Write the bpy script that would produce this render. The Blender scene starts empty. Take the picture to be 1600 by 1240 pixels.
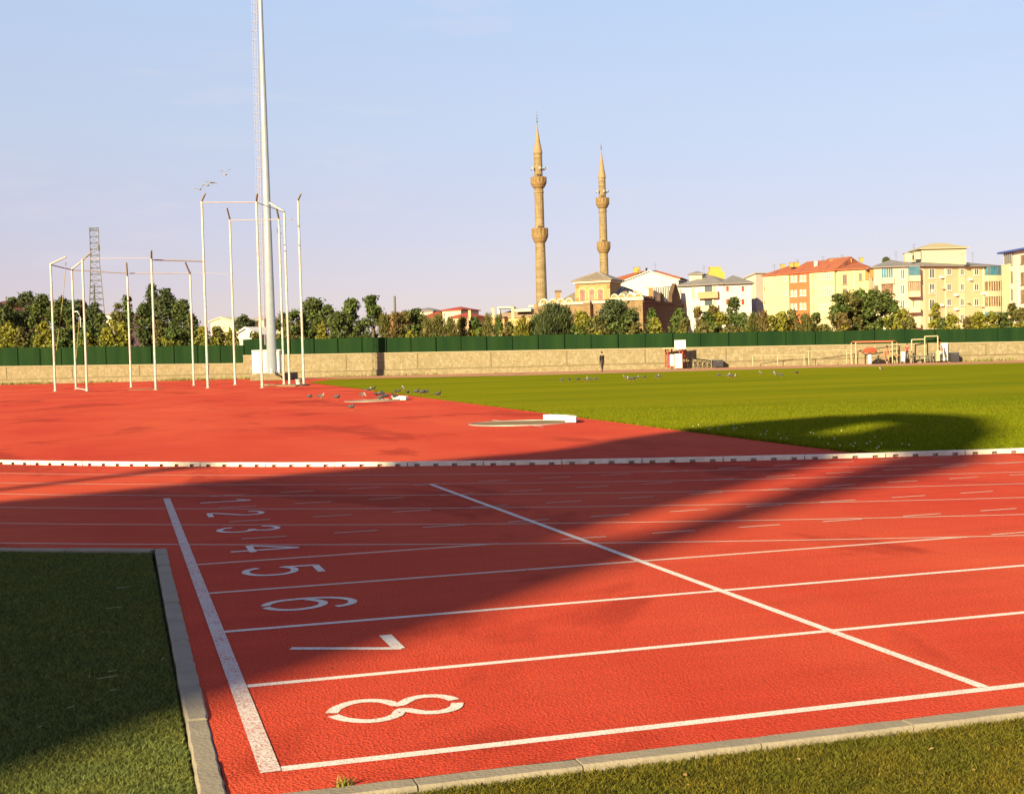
import bpy, math, random
import numpy as np
from mathutils import Vector, Matrix
rnd = random.Random(7)
sc = bpy.context.scene
COL = sc.collection

# ------------------------------------------------------------------ camera
IW, IH, FPX = 1600.0, 1240.0, 2067.5
PITCH, ROLL, YAW, CH = 0.02876, -0.02691, 0.28902, 1.3615
cy_, sy_, cp_, sp_ = math.cos(YAW), math.sin(YAW), math.cos(PITCH), math.sin(PITCH)
F0 = Vector((sy_*cp_, cy_*cp_, -sp_)); R0 = Vector((cy_, -sy_, 0)); U0 = R0.cross(F0)
CR = math.cos(ROLL)*R0 + math.sin(ROLL)*U0
CU = -math.sin(ROLL)*R0 + math.cos(ROLL)*U0
CC = Vector((-0.4808, -4.481, CH))
cd = bpy.data.cameras.new("camera"); cam = bpy.data.objects.new("camera", cd); COL.objects.link(cam)
m = Matrix((CR, CU, -F0)).transposed().to_4x4(); m.translation = CC
cam.matrix_world = m
cd.sensor_width = 36.0; cd.lens = 36.0*FPX/IW; cd.clip_start = 0.05; cd.clip_end = 6000
sc.camera = cam

# ------------------------------------------------------------------ light
SUN_AZ = math.radians(46.7)          # direction the light travels, from +Y towards +X
SUN_EL = math.radians(20)
world = bpy.data.worlds.new("World"); sc.world = world; world.use_nodes = True
nt = world.node_tree; bg = nt.nodes["Background"]
sky = nt.nodes.new("ShaderNodeTexSky"); sky.sky_type = 'NISHITA'; sky.sun_disc = False
sky.sun_elevation = SUN_EL; sky.sun_rotation = SUN_AZ + math.pi
sky.altitude = 1200; sky.air_density = 1.0; sky.dust_density = 1.2; sky.ozone_density = 1.5
tc = nt.nodes.new("ShaderNodeTexCoord"); sx = nt.nodes.new("ShaderNodeSeparateXYZ")
nt.links.new(tc.outputs['Generated'], sx.inputs[0])
rp = nt.nodes.new("ShaderNodeValToRGB")
nt.links.new(sx.outputs['Z'], rp.inputs[0])
SKYC = [(0.0, (1.75, 0.80, 1.10)), (0.06, (1.74, 0.98, 1.36)), (0.17, (1.86, 1.80, 2.12)), (0.29, (1.82, 2.18, 2.85)), (0.5, (1.05, 1.2, 1.75)), (1.0, (0.55, 0.60, 0.95))]
els = rp.color_ramp.elements
els[0].position = 0.0; els[1].position = 1.0
SK = 3.0
els[0].color = (*[c/SK for c in SKYC[0][1]], 1); els[1].color = (*[c/SK for c in SKYC[-1][1]], 1)
for p_, c_ in SKYC[1:-1]:
    e = els.new(p_); e.color = (*[c/SK for c in c_], 1)
sc2 = nt.nodes.new("ShaderNodeVectorMath"); sc2.operation = 'SCALE'; sc2.inputs['Scale'].default_value = SK
nt.links.new(rp.outputs[0], sc2.inputs[0])
mx = nt.nodes.new("ShaderNodeMix"); mx.data_type = 'RGBA'; mx.inputs[0].default_value = 0.75
nt.links.new(sky.outputs[0], mx.inputs[6]); nt.links.new(sc2.outputs[0], mx.inputs[7])
mpw = nt.nodes.new("ShaderNodeMapping"); mpw.inputs['Scale'].default_value = (3, 3, 16); nt.links.new(tc.outputs['Generated'], mpw.inputs[0])
cn = nt.nodes.new("ShaderNodeTexNoise"); cn.inputs['Scale'].default_value = 2.2; cn.inputs['Detail'].default_value = 7; cn.inputs['Roughness'].default_value = .62; nt.links.new(mpw.outputs[0], cn.inputs[0])
cr2 = nt.nodes.new("ShaderNodeMapRange"); cr2.inputs[1].default_value = .56; cr2.inputs[2].default_value = .78; cr2.inputs[3].default_value = 0; cr2.inputs[4].default_value = .28; nt.links.new(cn.outputs[0], cr2.inputs[0])
mc2 = nt.nodes.new("ShaderNodeMix"); mc2.data_type = 'RGBA'; mc2.inputs[7].default_value = (3.0, 2.75, 2.85, 1); nt.links.new(cr2.outputs[0], mc2.inputs[0]); nt.links.new(mx.outputs[2], mc2.inputs[6])
nt.links.new(mc2.outputs[2], bg.inputs[0]); bg.inputs[1].default_value = 0.10
sd = bpy.data.lights.new("sun", 'SUN'); sun = bpy.data.objects.new("sun", sd); COL.objects.link(sun)
sd.energy = 5.0; sd.angle = math.radians(0.5); sd.color = (1.0, 0.86, 0.47)
LD = Vector((math.sin(SUN_AZ)*math.cos(SUN_EL), math.cos(SUN_AZ)*math.cos(SUN_EL), -math.sin(SUN_EL)))
sun.rotation_euler = LD.to_track_quat('-Z', 'Y').to_euler()
sun.location = (-40, -40, 40)
sc.view_settings.view_transform = 'Standard'; sc.view_settings.look = 'None'
sc.view_settings.gamma = 1; sc.view_settings.exposure = 1.45
sc.cycles.max_bounces = 6; sc.cycles.diffuse_bounces = 3; sc.cycles.transparent_max_bounces = 4

# ------------------------------------------------------------------ geometry from the photograph's measurements
def ray(u, v): return F0 + (u-IW/2)/FPX*CR - (v-IH/2)/FPX*CU
def P(u, v, z): return CC + ray(u, v)*z                 # point at depth z in front of the camera
def G(u, v, h=0.0):
    d = ray(u, v); return CC + d*((h-CC.z)/d.z)

# ------------------------------------------------------------------ materials
MATS = {}
def mat(name, col, rough=0.8, col2=None, scale=3.0, amt=0.5, bump=0.0, bscale=None, metal=0.0, spec=0.3, detail=4.0, stretch=None, island=0.0, trans=0.0):
    if name in MATS: return MATS[name]
    M = bpy.data.materials.new(name); M.use_nodes = True; n = M.node_tree; b = n.nodes["Principled BSDF"]
    b.inputs['Roughness'].default_value = rough; b.inputs['Metallic'].default_value = metal
    b.inputs['Specular IOR Level'].default_value = spec
    t = n.nodes.new("ShaderNodeTexCoord"); mp = n.nodes.new("ShaderNodeMapping"); n.links.new(t.outputs['Object'], mp.inputs[0])
    if stretch: mp.inputs['Scale'].default_value = stretch
    ns = n.nodes.new("ShaderNodeTexNoise"); ns.inputs['Scale'].default_value = scale; ns.inputs['Detail'].default_value = detail
    n.links.new(mp.outputs[0], ns.inputs[0])
    if col2 is None: col2 = tuple(c*0.78 for c in col)
    r = n.nodes.new("ShaderNodeMapRange"); r.inputs[1].default_value = 0.5-0.5*(1-amt)-0.02; r.inputs[2].default_value = 0.5+0.5*(1-amt)+0.02
    n.links.new(ns.outputs[0], r.inputs[0])
    mc = n.nodes.new("ShaderNodeMix"); mc.data_type = 'RGBA'; mc.inputs[6].default_value = (*col, 1); mc.inputs[7].default_value = (*col2, 1)
    n.links.new(r.outputs[0], mc.inputs[0]); out = mc.outputs[2]
    if island:
        g = n.nodes.new("ShaderNodeNewGeometry"); hs = n.nodes.new("ShaderNodeHueSaturation")
        r2 = n.nodes.new("ShaderNodeMapRange"); r2.inputs[3].default_value = 1-island; r2.inputs[4].default_value = 1+island
        n.links.new(g.outputs['Random Per Island'], r2.inputs[0]); n.links.new(r2.outputs[0], hs.inputs['Value'])
        n.links.new(out, hs.inputs['Color']); out = hs.outputs[0]
    n.links.new(out, b.inputs['Base Color'])
    if bump:
        n2 = n.nodes.new("ShaderNodeTexNoise"); n2.inputs['Scale'].default_value = bscale or scale*4; n2.inputs['Detail'].default_value = 3
        n.links.new(mp.outputs[0], n2.inputs[0])
        bp = n.nodes.new("ShaderNodeBump"); bp.inputs['Strength'].default_value = 1.0; bp.inputs['Distance'].default_value = bump
        n.links.new(n2.outputs[0], bp.inputs['Height']); n.links.new(bp.outputs[0], b.inputs['Normal'])
    if trans:
        tr = n.nodes.new("ShaderNodeBsdfTranslucent"); ms = n.nodes.new("ShaderNodeMixShader"); ms.inputs[0].default_value = trans
        n.links.new(out, tr.inputs[0]); n.links.new(b.outputs[0], ms.inputs[1]); n.links.new(tr.outputs[0], ms.inputs[2])
        n.links.new(ms.outputs[0], n.nodes['Material Output'].inputs[0])
    MATS[name] = M; return M

def N(n, t, **kw):
    x = n.nodes.new(t)
    for k, v in kw.items():
        if k.startswith('i_'): x.inputs[k[2:].replace('_', ' ')].default_value = v
        else: setattr(x, k, v)
    return x

def track_mat():
    M = bpy.data.materials.new("tartan_red"); M.use_nodes = True; n = M.node_tree; b = n.nodes["Principled BSDF"]; L = n.links.new
    b.inputs['Roughness'].default_value = 0.95; b.inputs['Specular IOR Level'].default_value = 0.08
    t = N(n, "ShaderNodeTexCoord")
    gr = N(n, "ShaderNodeTexVoronoi", i_Scale=95.0); L(t.outputs['Object'], gr.inputs[0])      # rubber granules
    g2 = N(n, "ShaderNodeTexNoise", i_Scale=85.0, i_Detail=4.0, i_Roughness=0.7); L(t.outputs['Object'], g2.inputs[0])
    wn = N(n, "ShaderNodeTexNoise", i_Scale=0.45, i_Detail=5.0, i_Roughness=0.6)
    mp = N(n, "ShaderNodeMapping"); mp.inputs['Scale'].default_value = (0.55, 0.22, 1); mp.inputs['Rotation'].default_value = (0, 0, 0.5)
    L(t.outputs['Object'], mp.inputs[0]); L(mp.outputs[0], wn.inputs[0])
    rw = N(n, "ShaderNodeMapRange"); rw.inputs[1].default_value = 0.30; rw.inputs[2].default_value = 0.68; L(wn.outputs[0], rw.inputs[0])
    c1 = N(n, "ShaderNodeMix", data_type='RGBA'); c1.inputs[6].default_value = (0.46, 0.036, 0.020, 1); c1.inputs[7].default_value = (0.57, 0.083, 0.036, 1)
    L(rw.outputs[0], c1.inputs[0])
    # water stains on the surface: dark long patches
    sn = N(n, "ShaderNodeTexNoise", i_Scale=1.0, i_Detail=6.0, i_Roughness=0.62, i_Distortion=0.6)
    mp2 = N(n, "ShaderNodeMapping"); mp2.inputs['Scale'].default_value = (0.34, 0.16, 1); mp2.inputs['Rotation'].default_value = (0, 0, 0.28); mp2.inputs['Location'].default_value = (3.1, 0.7, 0)
    L(t.outputs['Object'], mp2.inputs[0]); L(mp2.outputs[0], sn.inputs[0])
    rs = N(n, "ShaderNodeMapRange"); rs.inputs[1].default_value = 0.555; rs.inputs[2].default_value = 0.61; rs.inputs[4].default_value = 0.7; L(sn.outputs[0], rs.inputs[0])
    c2 = N(n, "ShaderNodeMix", data_type='RGBA'); c2.inputs[7].default_value = (0.31, 0.028, 0.013, 1)
    L(rs.outputs[0], c2.inputs[0]); L(c1.outputs[2], c2.inputs[6])
    # granule colour variation
    rg = N(n, "ShaderNodeMapRange"); rg.inputs[1].default_value = 0.36; rg.inputs[2].default_value = 0.64; rg.inputs[3].default_value = 0.62; rg.inputs[4].default_value = 1.30
    L(g2.outputs[0], rg.inputs[0])
    wn2 = N(n, "ShaderNodeTexNoise", i_Scale=1.0, i_Detail=7.0, i_Roughness=0.7)
    mp3 = N(n, "ShaderNodeMapping"); mp3.inputs['Scale'].default_value = (0.5, 3.2, 1); mp3.inputs['Rotation'].default_value = (0, 0, 0.06); L(t.outputs['Object'], mp3.inputs[0]); L(mp3.outputs[0], wn2.inputs[0])
    rw2 = N(n, "ShaderNodeMapRange"); rw2.inputs[1].default_value = 0.3; rw2.inputs[2].default_value = 0.7; rw2.inputs[3].default_value = 0.90; rw2.inputs[4].default_value = 1.09; L(wn2.outputs[0], rw2.inputs[0])
    mu = N(n, "ShaderNodeMath", operation='MULTIPLY'); L(rg.outputs[0], mu.inputs[0]); L(rw2.outputs[0], mu.inputs[1])
    hs = N(n, "ShaderNodeHueSaturation"); L(mu.outputs[0], hs.inputs['Value']); L(c2.outputs[2], hs.inputs['Color']); L(hs.outputs[0], b.inputs['Base Color'])
    ad = N(n, "ShaderNodeMath", operation='ADD'); L(gr.outputs['Distance'], ad.inputs[0]); L(g2.outputs[0], ad.inputs[1])
    bp = N(n, "ShaderNodeBump"); bp.inputs['Strength'].default_value = 0.9; bp.inputs['Distance'].default_value = 0.0045
    L(ad.outputs[0], bp.inputs['Height']); L(bp.outputs[0], b.inputs['Normal'])
    return M
def paint_mat(name, col, wear_lo, wear_hi):
    M = bpy.data.materials.new(name); M.use_nodes = True; n = M.node_tree; b = n.nodes["Principled BSDF"]; L = n.links.new
    b.inputs['Roughness'].default_value = 0.9; b.inputs['Specular IOR Level'].default_value = 0.1
    t = N(n, "ShaderNodeTexCoord")
    a = N(n, "ShaderNodeTexNoise", i_Scale=140.0, i_Detail=2.0); L(t.outputs['Object'], a.inputs[0])
    bb = N(n, "ShaderNodeTexNoise", i_Scale=7.0, i_Detail=3.0); L(t.outputs['Object'], bb.inputs[0])
    ad = N(n, "ShaderNodeMath", operation='ADD'); L(a.outputs[0], ad.inputs[0])
    mb = N(n, "ShaderNodeMath", operation='MULTIPLY'); mb.inputs[1].default_value = 0.18; L(bb.outputs[0], mb.inputs[0]); L(mb.outputs[0], ad.inputs[1])
    r = N(n, "ShaderNodeMapRange"); r.inputs[1].default_value = wear_lo; r.inputs[2].default_value = wear_hi; L(ad.outputs[0], r.inputs[0])
    c = N(n, "ShaderNodeMix", data_type='RGBA'); c.inputs[6].default_value = (*col, 1); c.inputs[7].default_value = (0.40, 0.13, 0.10, 1)
    L(r.outputs[0], c.inputs[0]); L(c.outputs[2], b.inputs['Base Color'])
    bp = N(n, "ShaderNodeBump"); bp.inputs['Strength'].default_value = 0.8; bp.inputs['Distance'].default_value = 0.0015; L(a.outputs[0], bp.inputs['Height']); L(bp.outputs[0], b.inputs['Normal'])
    return M
def grass_mat(name, c1, c2, c3, sc_=0.6):
    M = bpy.data.materials.new(name); M.use_nodes = True; n = M.node_tree; b = n.nodes["Principled BSDF"]; L = n.links.new
    b.inputs['Roughness'].default_value = 1.0; b.inputs['Specular IOR Level'].default_value = 0.0
    t = N(n, "ShaderNodeTexCoord")
    mp = N(n, "ShaderNodeMapping"); mp.inputs['Rotation'].default_value = (0, 0, -0.35); mp.inputs['Scale'].default_value = (0.22, 1.0, 1); L(t.outputs['Object'], mp.inputs[0])
    a = N(n, "ShaderNodeTexNoise", i_Scale=sc_*0.35, i_Detail=6.0, i_Roughness=0.65); L(mp.outputs[0], a.inputs[0])
    f = N(n, "ShaderNodeTexNoise", i_Scale=9.0, i_Detail=5.0, i_Roughness=0.7); L(t.outputs['Object'], f.inputs[0])
    r = N(n, "ShaderNodeMapRange"); r.inputs[1].default_value = 0.36; r.inputs[2].default_value = 0.64; L(a.outputs[0], r.inputs[0])
    r2 = N(n, "ShaderNodeMapRange"); r2.inputs[1].default_value = 0.35; r2.inputs[2].default_value = 0.75; r2.inputs[4].default_value = 0.7; L(f.outputs[0], r2.inputs[0])
    c = N(n, "ShaderNodeMix", data_type='RGBA'); c.inputs[6].default_value = (*c1, 1); c.inputs[7].default_value = (*c2, 1); L(r.outputs[0], c.inputs[0])
    d = N(n, "ShaderNodeMix", data_type='RGBA'); d.inputs[7].default_value = (*c3, 1); L(c.outputs[2], d.inputs[6]); L(r2.outputs[0], d.inputs[0])
    L(d.outputs[2], b.inputs['Base Color'])
    bp = N(n, "ShaderNodeBump"); bp.inputs['Distance'].default_value = 0.01; bp.inputs['Strength'].default_value = 0.3; L(f.outputs[0], bp.inputs['Height']); L(bp.outputs[0], b.inputs['Normal'])
    return M
def stone_mat(name, col, col2, mortar, bw=0.6, bh=0.3, msize=0.02, rough=0.9, stain=0.5):
    """masonry courses laid by object coordinates (horizontal = x+y, vertical = z)"""
    if name in MATS: return MATS[name]
    M = bpy.data.materials.new(name); M.use_nodes = True; n = M.node_tree; b = n.nodes["Principled BSDF"]; L = n.links.new
    b.inputs['Roughness'].default_value = rough; b.inputs['Specular IOR Level'].default_value = 0.2
    t = N(n, "ShaderNodeTexCoord"); s = N(n, "ShaderNodeSeparateXYZ"); L(t.outputs['Object'], s.inputs[0])
    ad = N(n, "ShaderNodeMath", operation='ADD'); L(s.outputs[0], ad.inputs[0]); L(s.outputs[1], ad.inputs[1])
    cb = N(n, "ShaderNodeCombineXYZ"); L(ad.outputs[0], cb.inputs[0]); L(s.outputs[2], cb.inputs[1])
    br = N(n, "ShaderNodeTexBrick"); L(cb.outputs[0], br.inputs[0])
    br.inputs['Color1'].default_value = (*col, 1); br.inputs['Color2'].default_value = (*col2, 1); br.inputs['Mortar'].default_value = (*mortar, 1)
    br.inputs['Scale'].default_value = 1.0; br.inputs['Brick Width'].default_value = bw; br.inputs['Row Height'].default_value = bh; br.inputs['Mortar Size'].default_value = msize
    a = N(n, "ShaderNodeTexNoise", i_Scale=1.3, i_Detail=6.0, i_Roughness=0.7)
    mp = N(n, "ShaderNodeMapping"); mp.inputs['Scale'].default_value = (1, 1, 0.35); L(t.outputs['Object'], mp.inputs[0]); L(mp.outputs[0], a.inputs[0])
    r = N(n, "ShaderNodeMapRange"); r.inputs[1].default_value = 0.42; r.inputs[2].default_value = 0.7; r.inputs[4].default_value = stain; L(a.outputs[0], r.inputs[0])
    d = N(n, "ShaderNodeMix", data_type='RGBA'); d.inputs[7].default_value = (*[c*0.45 for c in col2], 1); L(br.outputs[0], d.inputs[6]); L(r.outputs[0], d.inputs[0])
    L(d.outputs[2], b.inputs['Base Color'])
    MATS[name] = M; return M

TRACK = track_mat()
PAINT = paint_mat("white_line_paint", (0.66, 0.60, 0.57), 0.60, 0.80)
PAINT_WORN = paint_mat("worn_white_paint", (0.58, 0.52, 0.50), 0.545, 0.72)
PAINT_THIN = paint_mat("thin_line_paint", (0.60, 0.44, 0.38), 0.58, 0.85)
WHITE = mat("white_plaster", (0.62, 0.59, 0.55), amt=0.3, scale=0.8)
WHITEMETAL = mat("white_metal", (0.70, 0.69, 0.66), rough=0.45, amt=0.2, scale=5)
GALV = mat("galvanised_steel", (0.52, 0.50, 0.47), rough=0.42, metal=0.35, amt=0.4, scale=6)
DARKMETAL = mat("dark_grey_metal", (0.13, 0.125, 0.125), rough=0.5, amt=0.3)
BLACK = mat("black_plastic", (0.02, 0.02, 0.024), rough=0.5)
CONC = mat("kerb_concrete", (0.29, 0.235, 0.175), col2=(0.19, 0.155, 0.12), scale=5, amt=0.35, bump=0.004, bscale=60)
CONC_PALE = mat("pale_concrete", (0.24, 0.17, 0.11), col2=(0.16, 0.115, 0.08), scale=3, amt=0.4, rough=1.0, spec=0.0, bump=0.003, bscale=40)
GLASS = mat("window_glass", (0.07, 0.085, 0.11), rough=0.12, spec=0.8, amt=0.3, scale=0.4)
GLASS_BR = mat("curtained_glass", (0.07, 0.035, 0.025), rough=0.2, spec=0.5, amt=0.6, col2=(0.26, 0.16, 0.10), scale=1.2)
GLASS_BL = mat("blue_glass", (0.015, 0.085, 0.16), rough=0.12, spec=0.6, amt=0.5, scale=0.9, col2=(0.06, 0.22, 0.32))
FRAME = mat("white_window_frame", (0.66, 0.62, 0.55), rough=0.5)
FRAME_BR = mat("brown_window_frame", (0.22, 0.12, 0.07), rough=0.6)
RED = mat("red_paint", (0.42, 0.035, 0.02), rough=0.5)
BARK = mat("tree_bark", (0.12, 0.085, 0.055), col2=(0.06, 0.045, 0.03), scale=6, bump=0.02)

# ------------------------------------------------------------------ mesh helpers
class MB:
    def __init__(s): s.v = []; s.f = []; s.m = []; s.mi = 0; s.smooth = []
    def add(s, vs, fs, smooth=False):
        o = len(s.v); s.v += [tuple(v) for v in vs]; s.f += [tuple(i+o for i in f) for f in fs]; s.m += [s.mi]*len(fs); s.smooth += [smooth]*len(fs); return s
    def box(s, c, d, rz=0.0, R=None):
        hx, hy, hz = d[0]/2, d[1]/2, d[2]/2
        R = R or Matrix.Rotation(rz, 3, 'Z')
        vs = [Vector(c)+R@Vector((x*hx, y*hy, z*hz)) for x in (-1, 1) for y in (-1, 1) for z in (-1, 1)]
        return s.add(vs, [(0, 1, 3, 2), (4, 6, 7, 5), (0, 4, 5, 1), (2, 3, 7, 6), (0, 2, 6, 4), (1, 5, 7, 3)])
    def quad(s, *p): return s.add(p, [tuple(range(len(p)))])
    def prism(s, pts, z0, z1):
        n = len(pts)
        def zz(z, i): return z[i] if hasattr(z, '__len__') else z
        vs = [(p[0], p[1], zz(z0, i)) for i, p in enumerate(pts)] + [(p[0], p[1], zz(z1, i)) for i, p in enumerate(pts)]
        return s.add(vs, [tuple(range(n-1, -1, -1)), tuple(range(n, 2*n))] + [(i, (i+1) % n, n+(i+1) % n, n+i) for i in range(n)])
    def extrude(s, pts, off):
        n = len(pts); off = Vector(off)
        vs = [Vector(p) for p in pts]+[Vector(p)+off for p in pts]
        return s.add(vs, [tuple(range(n-1, -1, -1)), tuple(range(n, 2*n))] + [(i, (i+1) % n, n+(i+1) % n, n+i) for i in range(n)])
    def tube(s, a, b, r0, r1=None, n=8, cap=True, smooth=True):
        a, b = Vector(a), Vector(b); r1 = r0 if r1 is None else r1
        d = (b-a).normalized(); u = d.orthogonal().normalized(); w = d.cross(u)
        vs = []
        for p, r in ((a, r0), (b, r1)):
            for i in range(n):
                t = 2*math.pi*i/n; vs.append(p+u*math.cos(t)*r+w*math.sin(t)*r)
        s.add(vs, [(i, (i+1) % n, n+(i+1) % n, n+i) for i in range(n)], smooth)
        if cap: s.add(vs, [tuple(range(n-1, -1, -1)), tuple(range(n, 2*n))])
        return s
    def path(s, pts, r, n=6):
        rs = r if hasattr(r, '__len__') else [r]*len(pts)
        for i in range(len(pts)-1): s.tube(pts[i], pts[i+1], rs[i], rs[i+1], n)
        return s
    def lathe(s, c, prof, n=16, smooth=False, a0=0.0):
        c = Vector(c); vs = []
        for r, z in prof:
            for i in range(n):
                t = 2*math.pi*i/n+a0; vs.append(c+Vector((r*math.cos(t), r*math.sin(t), z)))
        fs = [(j*n+i, j*n+(i+1) % n, (j+1)*n+(i+1) % n, (j+1)*n+i) for j in range(len(prof)-1) for i in range(n)]
        s.add(vs, fs, smooth); k = len(prof)-1
        return s.add(vs, [tuple(range(n-1, -1, -1)), tuple(range(k*n, k*n+n))])
    def ball(s, c, r, n=8, k=6):
        sx_, sy2, sz_ = r if hasattr(r, '__len__') else (r, r, r)
        vs = []; c = Vector(c)
        for j in range(k+1):
            ph = math.pi*j/k
            for i in range(n):
                t = 2*math.pi*i/n; vs.append(c+Vector((sx_*math.sin(ph)*math.cos(t), sy2*math.sin(ph)*math.sin(t), -sz_*math.cos(ph))))
        return s.add(vs, [(j*n+i, j*n+(i+1) % n, (j+1)*n+(i+1) % n, (j+1)*n+i) for j in range(k) for i in range(n)], True)
    def build(s, name, mats, parent=None, kind=None):
        me = bpy.data.meshes.new(name)
        off = ORG.get(parent.name if parent else None, Vector((0, 0, 0)))
        me.from_pydata([tuple(Vector(v)-off) for v in s.v], [], s.f)
        if not isinstance(mats, (list, tuple)): mats = [mats]
        for q in mats: me.materials.append(q)
        me.polygons.foreach_set('material_index', s.m); me.polygons.foreach_set('use_smooth', s.smooth)
        me.update()
        o = bpy.data.objects.new(name, me); COL.objects.link(o)
        if parent is not None:
            o.parent = parent; ORG[o.name] = off
        if kind: o['kind'] = kind
        return o
ORG = {}
def thing(name, label, cat, loc=(0, 0, 0), group=None):
    o = bpy.data.objects.new(name, None); COL.objects.link(o); o.location = loc; o.empty_display_size = 0.2
    o['label'] = label; o['category'] = cat
    if group: o['group'] = group
    ORG[o.name] = Vector(loc); return o
def tag(o, label, cat, group=None):
    o['label'] = label; o['category'] = cat
    if group: o['group'] = group
    return o
def copy_tree(o, parent=None):
    c = o.copy(); COL.objects.link(c); c.parent = parent
    for ch in o.children: copy_tree(ch, c)
    return c
def fast_mesh(name, V, k, m_, parent=None):
    """V: (n*k,3) array, faces of k consecutive vertices"""
    n = len(V)//k; me = bpy.data.meshes.new(name)
    me.vertices.add(len(V)); me.vertices.foreach_set('co', np.ascontiguousarray(V, dtype=np.float32).ravel())
    me.loops.add(n*k); me.loops.foreach_set('vertex_index', np.arange(n*k, dtype=np.int32))
    me.polygons.add(n); me.polygons.foreach_set('loop_start', np.arange(0, n*k, k, dtype=np.int32))
    try: me.polygons.foreach_set('loop_total', np.full(n, k, dtype=np.int32))
    except Exception: pass
    me.materials.append(m_); me.update(calc_edges=True); me.validate()
    o = bpy.data.objects.new(name, me); COL.objects.link(o)
    if parent is not None: o.parent = parent
    return o

# ================================================================== GROUND
EARTH = mat("dry_earth", (0.17, 0.13, 0.08), col2=(0.10, 0.11, 0.05), scale=0.2)
MB().quad((-1500, -300, -0.12), (1500, -300, -0.12), (1500, 2500, -0.12), (-1500, 2500, -0.12)).build("ground", EARTH, kind='structure')
# bend geometry (concentric with the lane curves): centre BC, lane curve k has radius 31-(5-k)*1.18
BC = Vector((15.0, 33.1, 0)); R5 = 31.0; LW = 1.18
def arcpts(r, a0, a1, n, z=0.0):       # angle measured from straight down (-Y), positive towards -X
    return [Vector((BC.x-r*math.sin(a), BC.y-r*math.cos(a), z)) for a in [a0+(a1-a0)*i/n for i in range(n+1)]]
RK = 31.26                             # outer kerb beyond the bend
a_k = math.asin((BC.x+0.20)/RK)
trk = [(-0.19, -0.262, 0), (260, -0.262, 0), (260, 260, 0), (-90, 260, 0), (-90, 33.1, 0)] + [tuple(p) for p in arcpts(RK, math.pi/2, a_k, 60)]
MB().quad(*trk).build("running_track", TRACK, kind='structure')

# markings -----------------------------------------------------------------
def strip(pts, w, z, name, m_, parent=None):
    """flat ribbon along a polyline"""
    mb = MB(); n = len(pts); P2 = [Vector((p[0], p[1], 0)) for p in pts]; L_, R_ = [], []
    for i in range(n):
        d = (P2[min(i+1, n-1)]-P2[max(i-1, 0)]).normalized(); nn = Vector((-d.y, d.x, 0))
        L_.append(P2[i]+nn*w/2+Vector((0, 0, z))); R_.append(P2[i]-nn*w/2+Vector((0, 0, z)))
    mb.add(L_+R_, [(i, i+1, n+i+1, n+i) for i in range(n-1)])
    return mb.build(name, m_, parent)
Z1, Z2, Z3, Z4 = 0.0010, 0.0018, 0.0026, 0.0034
def st(o, label=None):
    o['kind'] = 'structure'
    if label: o['label'] = label
    return o
st(strip([(-0.035, -0.03), (-0.035, 9.77)], 0.07, Z4, "start_line", PAINT_WORN))
st(strip([(2.79, 0.02), (2.79, 9.76)], 0.05, Z4, "second_start_line", PAINT))
for k in range(4):       # straight lane lines, lanes 8 to 5
    Y = 1.22*k; x1 = 200 if k < 3 else 5.32
    st(strip([(0.0, Y-0.003), (x1, Y-0.003)], 0.05 if k else 0.055, Z1, "lane_line", PAINT if k < 3 else PAINT_THIN))
st(strip([(0.0, 4.88), (2.18, 4.9)], 0.045, Z1, "lane_line", PAINT_THIN))
for k in range(6):
    r = R5-(5-k)*LW
    pts = arcpts(r, 1.35, 0.0, 90) + [Vector((x, BC.y-r, 0)) for x in (20, 40, 100, 200)]
    st(strip(pts, 0.032, Z2, "bend_lane_line", PAINT_THIN))
dm = MB()
def dash(x0, x1, Y):
    dm.quad((x0, Y-0.016, Z3), (x1, Y-0.016, Z3), (x1, Y+0.016, Z3), (x0, Y+0.016, Z3))
for Y, first in ((3.66, 5.52), (4.88, 2.66), (6.10, 0.41), (7.32, 0.41), (8.54, 0.41), (9.76, 0.41)):
    x = first
    while x < 60:
        dash(x, x+0.355, Y); x += 0.731
dm.build("lane_dashes", PAINT_THIN, kind='structure')['label'] = 'short white dashes continuing the straight lanes across the bend'

def ell(cx, cy, rx, ry, t0, t1, n=12):
    return [(cx+rx*math.cos(math.radians(t0+(t1-t0)*i/n)), cy+ry*math.sin(math.radians(t0+(t1-t0)*i/n))) for i in range(n+1)]
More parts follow.
